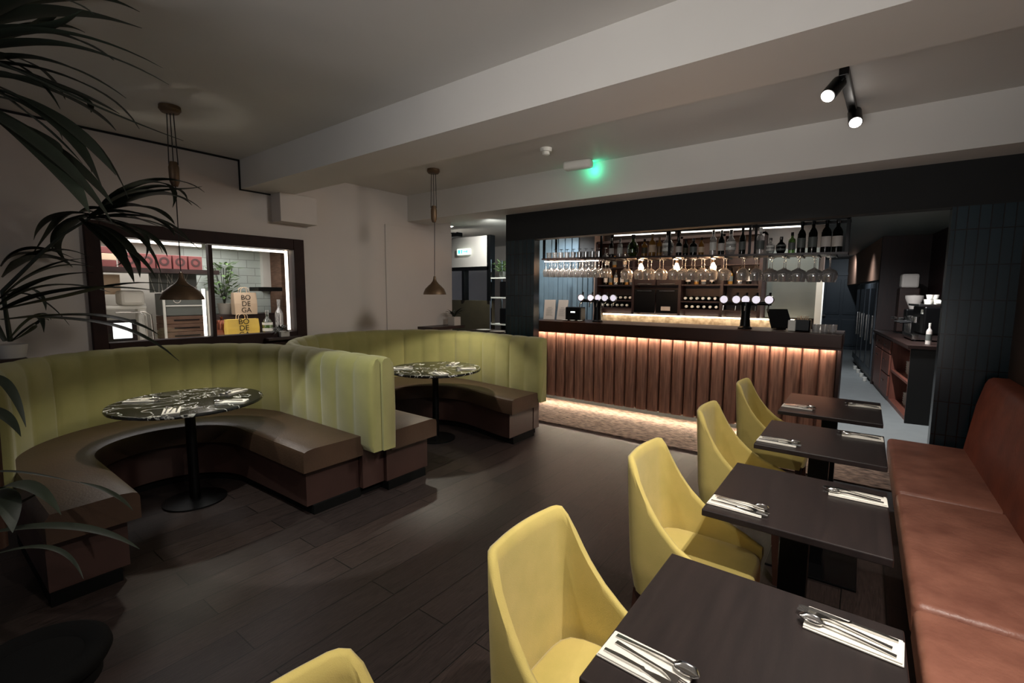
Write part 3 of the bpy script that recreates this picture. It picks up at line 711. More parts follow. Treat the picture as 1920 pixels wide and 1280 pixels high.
# on the counter, left
def menu(x, rz, label):
    t = thing('menu_board', label, 'menu', (x, 5.80, 1.212), rz, None)
    R = Matrix.Rotation(-.18, 4, 'X')
    obj('board', bx(-.085, .085, 0, .012, 0, .29, .003, R), 'menu', t)
    bm = BM()
    box(bm, -.03, .03, -.002, 0, .175, .178, 0, R)
    for k in range(7): box(bm, -.05, .05-.01*(k % 3), -.002, 0, .155-k*.016, .157-k*.016, 0, R)
    obj('printed_lines', bm, 'grey', t)
menu(-3.68, .25, 'pale upright menu board at the left end of the bar'); menu(-3.475, -.1, 'pale upright menu board beside the card terminal')
t = thing('card_terminal', 'black boxy till terminal on the left of the bar counter', 'terminal', (-3.27, 5.85, 1.212), .05)
obj('body', bx(-.12, .12, -.08, .08, 0, .19, .012), 'blackm', t); bm = BM(); box(bm, -.035, .035, -.083, -.08, .11, .13, .001); obj('status_light', bm, 'screen', t)
for k, (x, lb) in enumerate(((-3.34, 'leftmost'), (-3.22, 'middle'), (-3.10, 'rightmost'))):
    bm = BM(); lathe(bm, [(0, 0), (.025, 0), (.04, .012), (.038, .014), (0, .006)], 18); tag(obj('small_dish', bm, 'white', loc=(x, 5.68, 1.212), smooth=True), '%s of three small white dishes before the till' % lb, 'dish', 'small dishes before the till')
# on the counter, right
t = thing('tilted_tablet', 'black tablet leaning on its stand near the right beer font', 'tablet', (-.70, 5.80, 1.212), .5)
obj('screen_body', bx(-.11, .11, -.008, .008, 0, .26, .006, Matrix.Translation((0, 0, .02)) @ Matrix.Rotation(-.7, 4, 'X')), 'blackm', t); obj('stand', bx(-.05, .05, .02, .16, 0, .02, .004), 'blackm', t)
tag(obj('napkin_dispenser', bx(-.035, .035, -.04, .04, 0, .115, .006), 'white', loc=(-.60, 5.72, 1.212)), 'white upright holder left of the black caddy', 'holder')
t = thing('bar_caddy', 'black open caddy of straws and napkins on the right of the bar', 'caddy', (-.51, 5.75, 1.212))
bm = BM(); box(bm, -.07, .07, -.06, .06, 0, .012); box(bm, -.07, .07, -.06, -.052, 0, .12); box(bm, -.07, .07, .052, .06, 0, .12); box(bm, -.07, -.062, -.06, .06, 0, .12); box(bm, .062, .07, -.06, .06, 0, .12); obj('box', bm, 'blackm', t)
bm = BM()
for k in range(8): tube(bm, [(-.045+k*.012, 0, .012), (-.05+k*.014, .02*((k % 3)-1), .16)], .003, 6)
obj('straws', bm, 'paper', t)
for k, x in enumerate((-.385, -.31, -.245)):
    gl_obj('counter_tumbler', tumbler_bm, 'glass', (x, 5.70+.02*k, 1.212), '%s of three tumblers at the right end of the bar counter' % ('left', 'middle', 'right')[k], 'glass', 'tumblers at the right end of the bar')

# ---------------------------------------------------------------- back bar
t = thing('back_bar_cabinet', 'tall red-brown shelving cabinet behind the bar with two cupboards in its centre', 'cabinet', (0, 7.3, 0))
def B(x0, x1, y0, y1, z0, z1, nm, m, par=t, bev=0): return obj(nm, bx(x0, x1, y0, y1, z0, z1, bev), m, par)
B(-3.56, -1.12, -.02, .04, 1.27, 2.42, 'back_panel', 'redwood')
for x in (-3.56, -2.92, -2.20, -1.62, -1.14): B(x-.02, x+.02, -.26, -.02, 1.27, 2.42, 'upright', 'redwood')
B(-3.56, -1.12, -.26, -.02, 2.39, 2.43, 'top_board', 'redwood')
for x0, x1 in ((-3.54, -2.94), (-2.18, -1.64), (-1.60, -1.16)):
    for z in (1.36, 1.48, 1.72, 2.0): B(x0, x1, -.24, -.02, z-.01, z+.01, 'shelf', 'redwood')
for x0, x1 in ((-2.90, -2.57), (-2.55, -2.22)):
    d_ = B(x0, x1, -.25, -.23, 1.72, 2.0, 'upper_door', 'redwood', bev=.004); B(x0+.05, x1-.05, -.265, -.25, 1.735, 1.745, 'handle', 'steel', d_)
    d_ = B(x0, x1, -.25, -.23, 1.30, 1.66, 'lower_door', 'blackm', bev=.004); B(x0+.05, x1-.05, -.265, -.25, 1.63, 1.64, 'handle', 'steel', d_)
B(-2.47, -2.33, -.256, -.25, 1.34, 1.40, 'label_plate', 'menu')
t2 = thing('back_counter', 'long work counter behind the bar with patterned lit splashback', 'counter', (0, 7.3, 0))
B(-3.9, -.53, -.55, .02, 0, .98, 'carcass', 'blackm', t2); B(-3.9, -.53, -.60, .03, .98, 1.02, 'counter_top', 'stone', t2)
B(-3.6, -.55, -.03, .0, 1.02, 1.265, 'splashback', 'zigzag', t2); o = B(-3.5, -.6, -.10, -.085, 1.245, 1.26, 'light_strip', 'leds', t2)
def lying_bm():
    bm = BM(); R = Matrix.Rotation(-pi/2, 4, 'X').inverted(); lathe(bm, [(0, 0), (.036, 0), (.037, .17), (.03, .20), (.014, .225), (.014, .245)], 14, mtx=R); return bm
def capend_bm():
    bm = BM(); R = Matrix.Rotation(pi/2, 4, 'X'); lathe(bm, [(.0, .0), (.016, .0), (.018, .03), (0, .035)], 12, mtx=R); return bm
lying = None
for z, x0, nb, side in ((1.49, -3.47, 7, 'left'), (1.37, -3.44, 6, 'left'), (1.49, -2.12, 6, 'centre-right'), (1.37, -2.1, 6, 'centre-right')):
    for k in range(nb):
        lb = 'bottle lying neck outwards on the %s shelf of the %s bay, %s from the left' % ('upper' if z > 1.4 else 'lower', side, ORD[k])
        loc = (x0+k*.083, 7.26, z+.038)
        if lying is None:
            lying = thing('laid_wine_bottle', lb, 'bottle', loc, 0, 'bottles laid in the cabinet'); bm = BM()
            lathe(bm, [(0, .0), (.036, .0), (.037, .12), (.03, .145), (.015, .165), (.015, .19), (0, .19)], 14, mtx=Matrix.Rotation(pi/2, 4, 'X')); obj('bottle_glass', bm, 'dglass', lying, 45)
            bm = BM(); lathe(bm, [(.0, .165), (.019, .165), (.019, .205), (0, .21)], 12, mtx=Matrix.Rotation(pi/2, 4, 'X')); obj('cap', bm, 'white', lying, 45)
        else: dup(lying, loc, 0, lb)
for k, (x, z) in enumerate([(-3.45, 1.73), (-3.36, 1.73), (-3.27, 1.73), (-3.16, 1.73), (-3.08, 1.73), (-3.0, 1.73), (-3.44, 2.01), (-3.30, 2.01), (-3.12, 2.01), (-2.12, 1.73), (-2.0, 1.73), (-1.9, 1.73), (-1.78, 1.73), (-1.54, 1.73), (-1.42, 1.73), (-1.3, 1.73)]):
    bottle((x, 7.17, z), 'spirit_bottle' if k % 2 else 'wine_bottle', ('dglass', 'amber', 'glass')[k % 3], '%s bottle from the left on the %s shelf of the %s bay behind the bar' % (ORD[(0, 1, 2, 3, 4, 5, 0, 1, 2, 0, 1, 2, 3, 0, 1, 2)[k]], 'second' if z < 1.9 else 'upper', 'left' if x < -2.9 else 'centre-right' if x < -1.6 else 'right'), 'bottles standing in the cabinet', .24, .032, ('steel', 'blackm', 'brass')[k % 3], ('menu', 'grey', 'paper')[k % 3])

# ================================================================ CORRIDOR SIDE
CR = -.1032
def cth(name, label, cat, s, o_=0, group=None, z=0):
    p = OV+EV*s+NV*o_; return thing(name, label, cat, (p.x, p.y, z), CR+0.0, group)
# local +x goes into the wall, local +y along the corridor away from the camera
t = cth('service_cabinet', 'red-brown service cabinet with drawers and open shelves in the corridor', 'cabinet', 0)
t.rotation_euler = (0, 0, atan2(NV.y, NV.x))
obj('carcass', bx(.02, .62, 1.35, 2.9, 0, .94), 'cabwood', t)
bm = BM(); box(bm, .0, .62, 0, .04, 0, .94); box(bm, .58, .62, .04, 1.35, 0, .94); box(bm, .02, .58, .04, 1.35, .0, .06); box(bm, .02, .58, .04, 1.35, .47, .50); box(bm, .02, .58, .04, 1.35, .90, .94); obj('open_shelves', bm, 'cabwood', t)
obj('side_panel', bx(-.005, .62, -.02, 0, 0, .94), 'black', t)
obj('worktop', bx(-.04, .62, -.03, 2.93, .94, .985, .005), 'darkwood', t)
for y0, y1, z0, z1, kz, nm in ((1.42, 2.10, .72, .91, .83, 'drawer'), (2.14, 2.86, .72, .91, .83, 'drawer'), (1.42, 2.10, .40, .70, .60, 'drawer'), (2.14, 2.86, .08, .70, .60, 'door'), (1.42, 2.10, .08, .38, .28, 'drawer')):
    q = obj(nm, bx(.0, .02, y0, y1, z0, z1, .004), 'cabwood', t)
    bm = BM(); lathe(bm, [(0, 0), (.012, 0), (.02, .02), (0, .028)], 12, mtx=Matrix.Translation((0, (y0+y1)/2, kz)) @ Matrix.Rotation(-pi/2, 4, 'Y')); obj('knob', bm, 'steel', q, 45)
def wpos(lx, ly, z):  # point in the corridor frame
    p = OV+NV*lx+EV*ly; return (p.x, p.y, z)
for k, (lx, ly, z, n_) in enumerate([(.14, .35, .501, 6), (.14, .62, .501, 8), (.16, .92, .501, 5), (.14, .3, .061, 4), (.15, .6, .061, 6), (.16, .95, .061, 5)]):
    for j in range(n_):
        def cup(): 
            bm = BM(); lathe(bm, [(0, 0), (.028, 0), (.045, .05), (.042, .05), (.025, .006), (0, .006)], 14); return bm
        lay('stacked_bowl', cup, 'cup', (wpos(lx, ly, z+j*.032)), 0, 'grey bowl, %s from the bottom of the %s stack on the %s open shelf' % (ORD[j], ('near', 'middle', 'far')[k % 3], 'upper' if z > .3 else 'lower'), 'bowl', 'bowls stacked on the open shelves')
t = thing('espresso_machine', 'dark espresso machine with steel drip tray on the service cabinet', 'coffee machine', wpos(.34, .95, .985), atan2(NV.y, NV.x))
obj('body', bx(-.14, .22, -.34, .34, .10, .46, .02), 'blackm', t); obj('drip_tray', bx(-.24, .2, -.32, .32, .02, .09, .006), 'steel', t); obj('top_tray', bx(-.2, .2, -.33, .33, .46, .49, .004), 'steel', t)
for y in (-.2, 0, .2):
    bm = BM(); cyl(bm, .035, .24, .32, 16, (-.19, y, 0)); hd = obj('group_head', bm, 'steel', t, 40)
    bm = BM(); tube(bm, [(-.2, y, .25), (-.36, y, .235)], .011, 8); obj('portafilter', bm, 'blackm', t, 40)
obj('front_badge', bx(-.146, -.14, -.27, -.18, .36, .42), 'white', t)
for y in (-.3, .3):
    for x in (-.2, .16):
        bm = BM(); cyl(bm, .02, 0, .02, 12, (x, y, 0)); obj('foot', bm, 'blackm', t)
bm = BM()
for k in range(9): box(bm, -.246, -.24, -.22+k*.05, -.20+k*.05, .1, .30)
obj('steel_slats', bm, 'steel', t)
def cup2():
    bm = BM(); lathe(bm, [(0, 0), (.03, 0), (.042, .06), (.039, .06), (.027, .006), (0, .006)], 16); return bm
for k, (x, y, j) in enumerate([(.26, .75, 0), (.34, .78, 0), (.28, .9, 0), (.36, .92, 0), (.30, 1.04, 0), (.27, .76, 1), (.35, .9, 1), (.3, .9, 1)]):
    lay('coffee_cup', cup2, 'white', wpos(x, y, 1.476+j*.064), 0, 'white coffee cup on the espresso machine, %s of the pile counting from the near end' % ORD[k], 'cup', 'coffee cups on the espresso machine')
tag(obj('folded_cloth', bx(-.10, .10, -.14, .14, 0, .05, .022, None, 4), 'linen', loc=wpos(.42, .72, 1.476), smooth=60), 'pale cloth draped over the near end of the espresso machine', 'cloth')
t = thing('coffee_grinder', 'tall coffee grinder with pale square hopper beyond the espresso machine', 'grinder', wpos(.28, 1.75, .985), atan2(NV.y, NV.x))
obj('body', bx(-.1, .12, -.09, .09, 0, .40, .02), 'blackm', t); bm = BM(); lathe(bm, [(0, .40), (.05, .40), (.11, .56), (.11, .60), (0, .61)], 20); obj('hopper', bm, 'menu', t, 40)
obj('spout', bx(-.17, -.1, -.03, .03, .22, .27, .01), 'steel', t)
t = thing('water_boiler', 'pale upright boiler at the far end of the service cabinet', 'boiler', wpos(.28, 2.3, .985), atan2(NV.y, NV.x))
obj('body', bx(-.12, .14, -.12, .12, .02, .72, .02), 'darkwood', t); obj('lid', bx(-.1, .12, -.1, .1, .72, .94, .03), 'menu', t); obj('tap', bx(-.18, -.12, -.02, .02, .22, .26, .005), 'steel', t); obj('foot_plate', bx(-.12, .14, -.12, .12, 0, .02), 'blackm', t)
bottle(wpos(.20, .25, .986), 'wine_bottle', 'menu', 'pale slim bottle on the near end of the service cabinet', None, .26, .03, 'white', 'grey')
# dark tall unit further down the corridor
t = thing('glazed_fridge', 'tall black glazed drinks fridge further down the corridor', 'fridge', wpos(0, 3.1, .01), atan2(NV.y, NV.x))
obj('cabinet', bx(.02, .60, 0, 3.1, 0, 1.84), 'blackm', t)
for k in range(4):
    y0 = .03+k*.77
    d_ = obj('door', bx(-.02, .02, y0, y0+.73, .12, 1.80, .005), 'doorblue', t); obj('handle', bx(-.05, -.02, y0+.05, y0+.075, .7, 1.2, .005), 'steel', d_)
    obj('door_glass', bx(-.024, -.02, y0+.1, y0+.65, .25, 1.7), 'mirror', d_)
for k, s_ in enumerate((3.25, 3.75, 4.3, 4.85)):
    tag(obj('floor_cup', cyl(BM(), .03, 0, .07, 18, r2=.036), 'white', loc=wpos(-.07, s_, .011), smooth=40), 'white cup on the floor by the fridge, %s from the near end' % ('first', 'second', 'third', 'fourth')[k], 'cup', 'white cups on the corridor floor')

# ================================================================ SHOP DISPLAY BEHIND THE WINDOW
tag(obj('display_ledge', bx(-6.44, -5.36, .73, 3.29, 1.02, 1.08), 'shopwall'), 'pale ledge inside the shop window carrying the display', 'ledge')
tag(obj('wall_shelf', bx(-6.2, -5.75, 1.0, 2.25, 1.78, 1.825), 'redwood'), 'dark shelf of red tins high in the left half of the shop window', 'shelf')
def tin(y, label):
    t = thing('square_tin', label, 'tin', (-5.98, y, 1.826), 0, 'square red tins on the shop shelf')
    obj('tin_body', bx(-.065, .065, -.065, .065, 0, .15, .004), 'tin', t)
    bm = BM(); lathe(bm, [(.026, .0), (.045, .0), (.045, .004), (.026, .004)], 24, mtx=Matrix.Translation((.065, 0, .08)) @ Matrix.Rotation(pi/2, 4, 'Y')); obj('round_emblem', bm, 'tinface', t, 40)
for k, y in enumerate((1.50, 1.645, 1.79, 1.935, 2.08)): tin(y, 'red tin with a round emblem, %s of five on the shop shelf from the left' % ('first', 'second', 'third', 'fourth', 'fifth')[k])
for k in range(3): tag(obj('pink_box', bx(-.09, .09, -.10, .10, 0, .062, .003), ('tin', 'paper', 'tin')[k], loc=(-5.9, 1.27, 1.826+k*.0635)), '%s box of the small pink stack at the left of the shop shelf' % ('bottom', 'middle', 'top')[k], 'box', 'stack of pink boxes')
t = thing('branch_panel', 'pale panel etched with white bare branches under the tin shelf', 'panel', (-6.1, 1.92, 1.58))
obj('panel', bx(-.01, .01, -.22, .22, 0, .21), 'grey', t)
bm = BM(); random.seed(3)
for k in range(11):
    y = -.18+k*.036; d_ = random.uniform(-.09, .09); tube(bm, [(.013, y, .0), (.013, y+d_*.5, .1), (.013, y+d_, .2)], .004, 6, .002)
obj('branches', bm, 'white', t)
t = thing('display_cooler', 'grey countertop unit standing above the brown crates in the shop window', 'cooler', (-6.0, 1.94, 1.335))
obj('body', bx(-.15, .15, -.19, .19, 0, .235, .008), 'grey', t); obj('front_frame', bx(.15, .158, -.185, .185, .10, .112), 'white', t)
bm = BM(); lathe(bm, [(.03, 0), (.036, 0), (.036, .004), (.03, .004)], 20, mtx=Matrix.Translation((.152, -.08, .17)) @ Matrix.Rotation(pi/2, 4, 'Y')); obj('round_mark', bm, 'menu', t)
for k in range(3):
    t = thing('wooden_crate', '%s of three flat brown crates stacked in the shop window' % ('bottom', 'middle', 'top')[k], 'crate', (-6.0, 1.94, 1.081+k*.084), 0, 'stacked brown crates')
    obj('crate_body', bx(-.15, .15, -.19, .19, 0, .08, .004), 'crate', t); obj('slot', bx(.15, .154, -.12, .12, .03, .045), 'blackm', t)
for y in (1.735, 2.145): tag(obj('display_post', bx(-5.84, -5.82, y-.01, y+.01, 1.08, 1.60), 'white'), 'slim white post %s the brown crates' % ('left of' if y < 1.9 else 'right of'), 'post')
t = thing('stand_mixer', 'white cream mixer-like machine in the left of the shop window', 'appliance', (-6.0, 1.50, 1.08))
obj('head', bx(-.1, .1, -.10, .10, .37, .52, .03), 'shopwall', t); obj('neck', bx(-.05, .05, .04, .12, 0, .40, .02), 'white', t); obj('arm', bx(-.06, .06, -.22, .12, .33, .37, .015), 'white', t)
bm = BM(); tube(bm, [(.05, -.14, .30), (.05, .10, .30), (.05, .15, .27), (.05, .16, .0)], .010, 8); obj('pipe', bm, 'steel', t, 40)
bm = BM(); tube(bm, [(.08, -.02, .30), (.08, .05, .30), (.08, .09, .26), (.08, .10, .0)], .008, 8); obj('pipe', bm, 'steel', t, 40)
t = thing('till_screen', 'glowing white till screen at the lower left of the shop window', 'screen', (-5.9, 1.39, 1.081), 0)
obj('screen_bezel', bx(-.02, .02, -.13, .12, .01, .23, .01), 'blackm', t); obj('screen_face', bx(.02, .024, -.075, .075, .045, .20, .004), 'screen', t); obj('stand', bx(-.06, .06, -.06, .06, 0, .012), 'blackm', t)
tag(obj('cream_panel', bx(-6.12, -6.08, 1.05, 1.45, 1.56, 1.76, .004), 'paper'), 'cream panel lit under the left end of the tin shelf', 'panel')
# right half
t = thing('brown_sideboard', 'dark brown cupboard behind the paper bags in the shop window', 'cupboard', (-6.2, 2.60, 1.081))
obj('body', bx(-.2, .12, -.42, .42, 0, .24, .006), 'redwood', t); obj('door', bx(.12, .13, -.40, -.02, .02, .22, .003), 'redwood', t); obj('door', bx(.12, .13, .02, .40, .02, .22, .003), 'redwood', t)
t = thing('copper_kettle', 'round copper pot at the lower left of the right window pane', 'pot', (-5.85, 2.28, 1.081))
bm = BM(); lathe(bm, [(0, 0), (.075, 0), (.10, .05), (.10, .12), (.07, .19), (0, .20)], 28); obj('body', bm, 'copper', t, 40); bm = BM(); lathe(bm, [(0, .20), (.012, .20), (.018, .225), (0, .235)], 14); obj('lid_knob', bm, 'copper', t, 40)
def letters(par, rows, size, m, face_x, zs):
    for s, z in zip(rows, zs):
        cu = bpy.data.curves.new('lettering', 'FONT'); cu.body = s; cu.size = size; cu.align_x = 'CENTER'; cu.extrude = .0008; cu.materials.append(M[m])
        tmp = bpy.data.objects.new('lettering', cu); me = bpy.data.meshes.new_from_object(tmp); bpy.data.objects.remove(tmp)
        me.materials.clear(); me.materials.append(M[m]); o = bpy.data.objects.new('lettering', me); C.objects.link(o); o.parent = par
        o.matrix_local = Matrix(((0, 0, 1, face_x), (1, 0, 0, 0), (0, 1, 0, z), (0, 0, 0, 1)))
def bag(loc, wd, h, m, label, rows, size, zs):
    t = thing('paper_bag', label, 'paper bag', loc)
    bm = BM(); a = wd/2
    loft(bm, [[Vector((x, y*a*s, z)) for x, y in ((-.05*d_, -1), (.05*d_, -1), (.05*d_, 1), (-.05*d_, 1))] for z, s, d_ in ((0, .97, 1), (h*.5, 1, 1), (h, .98, .7))]); obj('bag_body', bm, m, t)
    for x in (-.03, .033):
        bm = BM(); tube(bm, [(x, -.05, h-.02), (x, -.045, h+.04), (x, -.02, h+.06), (x, .02, h+.06), (x, .045, h+.04), (x, .05, h-.02)], .004, 6); obj('handle', bm, 'paper', t, 40)
    letters(t, rows, size, 'ink', .0525, zs)
bag((-6.0, 2.60, 1.322), .26, .26, 'paper', 'tall kraft paper bag standing behind the yellow one', ('BO', 'DE', 'GA'), .082, (.175, .10, .025))
bag((-5.62, 2.40, 1.081), .34, .205, 'ybag', 'yellow paper bag with black lettering in the shop window', ('BO', 'DE', 'GA'), .085, (.15, .078, .006))
def leafy(bm, n, r, h, seed, wl=.02, ll=.09):
    random.seed(seed)
    for k in range(n):
        a = random.uniform(0, 2*pi); z = random.uniform(.15, 1)*h; rr_ = r*random.uniform(.2, 1); c = Vector((rr_*cos(a), rr_*sin(a), z))
        d_ = Vector((cos(a), sin(a), random.uniform(-.5, .8))).normalized(); s_ = d_.cross(Vector((0, 0, 1))).normalized()
        v = [bm.verts.new(q) for q in (c, c+d_*ll*.45+s_*wl, c+d_*ll, c+d_*ll*.45-s_*wl)]; m_ = bm.verts.new(c+d_*ll*.45+Vector((0, 0, .006)))
        for i in range(4): bm.faces.new((v[i], v[(i+1) % 4], m_))
    return bm
t = thing('shop_plant', 'bushy green plant on the tiled wall side of the shop window', 'plant', (-6.22, 2.47, 1.322))
bm = BM(); lathe(bm, [(0, 0), (.06, 0), (.08, .13), (.07, .13), (0, .11)], 20); obj('pot', bm, 'shopwall', t, 40)
obj('foliage', leafy(BM(), 130, .15, .50, 5, .022, .10), 'leaf2', t, loc=(0, 0, .12))
bm = BM()
for k in range(7): tube(bm, [(0, 0, .10), (.05*cos(k), .05*sin(k), .35), (.10*cos(k), .10*sin(k), .55)], .004, 6)
obj('stems', bm, 'leaf', t, 40)
tag(obj('dark_ledge', bx(-6.1, -5.85, 2.71, 3.0, 1.60, 1.65, .006), 'blackm'), 'dark ledge jutting out right of the plant in the shop window', 'ledge')
tag(obj('brown_pillar', bx(-6.42, -6.1, 3.12, 3.29, 1.08, 2.2), 'crate'), 'brown pillar at the right side of the shop window', 'pillar')
bottle((-5.56, 2.655, 1.081), 'round_bottle', 'gglass', 'squat green-tinted glass jar with a pale label beside the yellow bag', None, .33, .048, 'glass', 'white')
bottle((-5.52, 2.775, 1.081), 'wine_bottle', 'glass', 'tall empty clear bottle at the right edge of the shop window', None, .42, .045, 'glass', 'white', False)
t = thing('ledge_plant', 'little plant in a pale square pot on the booth ledge under the shop window', 'plant', (-5.14, 2.62, 1.10))
obj('pot', bx(-.04, .04, -.045, .055, 0, .06, .006), 'potwhite', t); obj('foliage', leafy(BM(), 40, .05, .06, 8, .012, .07), 'leaf', t, loc=(0, -.03, .05))
tag(obj('ledge_board', bx(-5.199, -5.06, 2.42, 2.80, 1.07, 1.10, .004), 'darkwood'), 'small dark ledge between the two booths and the wall', 'ledge')

# ================================================================ LOUNGE THINGS
t = thing('lounge_sideboard', 'dark sideboard in the lounge carrying white plates', 'sideboard', (-4.55, 5.75, 0))
obj('body', bx(-.55, .5, -.2, .25, .05, .96), 'brownpanel', t); obj('top_board', bx(-.58, .53, -.23, .28, .96, .99, .004), 'darkwood', t)
for x in (-.5, .45): obj('leg', bx(x-.02, x+.02, -.02, .02, 0, .05), 'blackm', t)
for k, (x, y, wh) in enumerate(((-4.86, 5.72, 'left'), (-4.5, 5.62, 'middle'), (-4.22, 5.62, 'right'))):
    bm = BM(); lathe(bm, [(0, 0), (.07, 0), (.12, .014), (.118, .018), (0, .006)], 28); tag(obj('white_plate', bm, 'white', loc=(x, y, .991), smooth=40), 'white plate on the lounge sideboard, %s one' % wh, 'plate', 'plates on the lounge sideboard')
t = thing('metal_shelf_tower', 'open metal shelf tower beside the tiled column', 'shelf', (-4.78, 6.35, 0))
for x in (-.33, .33):
    for y in (-.15, .15): obj('post', bx(x-.012, x+.012, y-.012, y+.012, 0, 2.15), 'steel', t)
for z in (.6, 1.05, 1.5, 1.83): obj('shelf', bx(-.33, .33, -.16, .16, z, z+.02), 'white', t)
obj('back_mesh', bx(-.33, .33, .15, .155, .6, 1.05), 'blackm', t)
for z, k in ((1.071, 0), (1.521, 1)):
    tag(obj('dark_storage_box', bx(-.16, .2, -.12, .12, 0, .26, .01), 'blackm', loc=(-4.78, 6.35, z+.001)), 'dark box on the %s level of the shelf tower' % ('lower' if k == 0 else 'upper'), 'box')
t = thing('white_vase', 'white folded vase on top of the shelf tower', 'vase', (-4.68, 6.33, 1.851))
bm = BM(); lathe(bm, [(0, 0), (.05, 0), (.085, .10), (.06, .20), (.075, .24), (.065, .24), (.05, .19), (0, .02)], 10); obj('vase_body', bm, 'white', t)
t = thing('trailing_plant', 'grey-green leafy plant on top of the shelf tower', 'plant', (-4.95, 6.33, 1.851))
bm = BM(); lathe(bm, [(0, 0), (.05, 0), (.07, .10), (.06, .10), (0, .08)], 16); obj('pot', bm, 'grey', t, 40)
obj('foliage', leafy(BM(), 70, .10, .20, 12, .018, .12), 'leaf2', t, loc=(0, 0, .06))
t = thing('spiky_plant', 'dark spiky plant in a pale square pot at the end of the left wall', 'plant', (-4.97, 5.16, 1.10))
obj('pot', bx(-.07, .07, -.07, .07, 0, .13, .006), 'potwhite', t)
bm = BM(); random.seed(21)
def blade(bm, pts, w_, seg=12, fold=.25):
    pts = [Vector(p) for p in pts]; n = len(pts)
    def bz(t_):
        q = [p.copy() for p in pts]
        while len(q) > 1: q = [a.lerp(b, t_) for a, b in zip(q, q[1:])]
        return q[0]
    prev = None
    for i in range(seg+1):
        t_ = i/seg; p = bz(t_); tg = (bz(min(1, t_+.02))-bz(max(0, t_-.02))).normalized()
        s_ = tg.cross(Vector((0, 0, 1)))
        s_ = s_.normalized() if s_.length > .01 else Vector((1, 0, 0)); u_ = s_.cross(tg)
        ww = w_*(.35+.65*min(1, t_*4))*(1-max(0, (t_-.45)/.55)**1.6)*.5+.0008
        row = [bm.verts.new(p-s_*ww+u_*ww*fold), bm.verts.new(p), bm.verts.new(p+s_*ww+u_*ww*fold), bm.verts.new(p-u_*.0015)]
        if prev:
            for a, b in ((0, 1), (1, 2), (2, 3), (3, 0)): bm.faces.new((prev[a], prev[b], row[b], row[a]))
        prev = row
for k in range(16):
    a = random.uniform(0, 2*pi); l_ = random.uniform(.12, .2); blade(bm, [(0, 0, 0), (l_*.35*cos(a), l_*.35*sin(a), l_*.6), (l_*cos(a), l_*sin(a), l_*random.uniform(.3, .9))], .035, 8)
obj('foliage', bm, 'leaf', t, loc=(0, 0, .12))
tag(obj('end_ledge', bx(-5.19, -4.88, 4.62, 5.3, 1.06, 1.10, .004), 'darkwood'), 'dark ledge along the end of the left wall under the spiky plant', 'ledge')

# ================================================================ PENDANTS, CEILING THINGS
def pendant(x, y, zs, rs, label):
    t = thing('pendant_lamp', label, 'pendant lamp', (x, y, 0))
    bm = BM(); lathe(bm, [(0, 2.93), (.068, 2.93), (.07, 2.905), (.055, 2.885), (.02, 2.88), (0, 2.88)], 28); obj('ceiling_rose', bm, 'brass', t, 40)
    wz = 2.42
    for dx in (-.022, .0, .022):
        bm = BM(); tube(bm, [(dx*.7, dx*.7, 2.885), (dx, dx, wz+.10)], .0035, 6); obj('cord', bm, 'cord', t)
    bm = BM(); lathe(bm, [(0, wz-.06), (.02, wz-.055), (.032, wz-.02), (.034, wz+.08), (.024, wz+.12), (0, wz+.125)], 20); obj('counterweight', bm, 'brass', t, 40)
    bm = BM(); tube(bm, [(.012, 0, wz), (.0, 0, zs+.19)], .0035, 6); obj('cord', bm, 'cord', t)
    bm = BM(); r = rs
    out = [(.012, zs+.20), (.016, zs+.17), (.024, zs+.145), (.045, zs+.118), (r*.55, zs+.095), (r*.82, zs+.06), (r*.96, zs+.02), (r, zs)]
    inn = [(a-.004, b-.002) for a, b in reversed(out)]; lathe(bm, out+[(r-.003, zs-.002)]+inn[1:]+[], 36); obj('lamp_shade', bm, 'brass', t, 50)
    bm = BM(); lathe(bm, [(0, zs+.14), (.016, zs+.14), (.016, zs+.105), (0, zs+.105)], 14); obj('lamp_holder', bm, 'blackm', t, 40)
pendant(-4.13, 1.35, 1.535, .142, 'brass pendant lamp hanging over the nearer booth table')
pendant(-3.86, 3.70, 1.575, .128, 'brass pendant lamp hanging over the farther booth table')

t = thing('twin_spotlight', 'black twin spotlight bar with two lit heads on the ceiling', 'spotlight', (-.175, 3.9, 2.93), radians(-2.2))
obj('mounting_bar', bx(-.025, .025, -.40, .40, -.045, 0, .004), 'blackm', t)
for y, yy in ((-.34, 'near'), (.30, 'far')):
    dr = Vector((-.30, -.55, -.62)).normalized() if yy == 'near' else Vector((.12, -.66, -.72)).normalized(); q = dr.to_track_quat('Z', 'Y').to_matrix().to_4x4()
    piv = Vector((-.05 if yy == 'near' else .02, y, -.09)); mt = Matrix.Translation(piv) @ q
    bm = BM(); cyl(bm, .042, -.06, .07, 24, mtx=mt); h_ = obj('spot_head', bm, 'blackm', t, 40)
    bm = BM(); cyl(bm, .036, .071, .075, 24, mtx=mt); obj('lens', bm, 'lens', h_)
    bm = BM(); tube(bm, [(0, y, -.04), piv], .012, 10); obj('swivel', bm, 'blackm', t, 40)
t = thing('smoke_detector', 'white round smoke detector on the ceiling before the beam', 'smoke detector', (-2.46, 3.79, 2.93))
bm = BM(); lathe(bm, [(0, 0), (.055, 0), (.055, -.02), (.048, -.032), (0, -.032)], 28); obj('base', bm, 'white', t, 40)
bm = BM(); lathe(bm, [(0, -.032), (.032, -.032), (.034, -.055), (.025, -.062), (0, -.063)], 24); obj('sensor_head', bm, 'white', t, 40)
t = thing('emergency_light', 'white emergency light on the ceiling throwing a green glow', 'emergency light', (-2.42, 4.33, 2.93), radians(8))
obj('housing', bx(-.15, .15, -.06, .05, -.085, 0, .028, seg=4), 'white', t, 60)
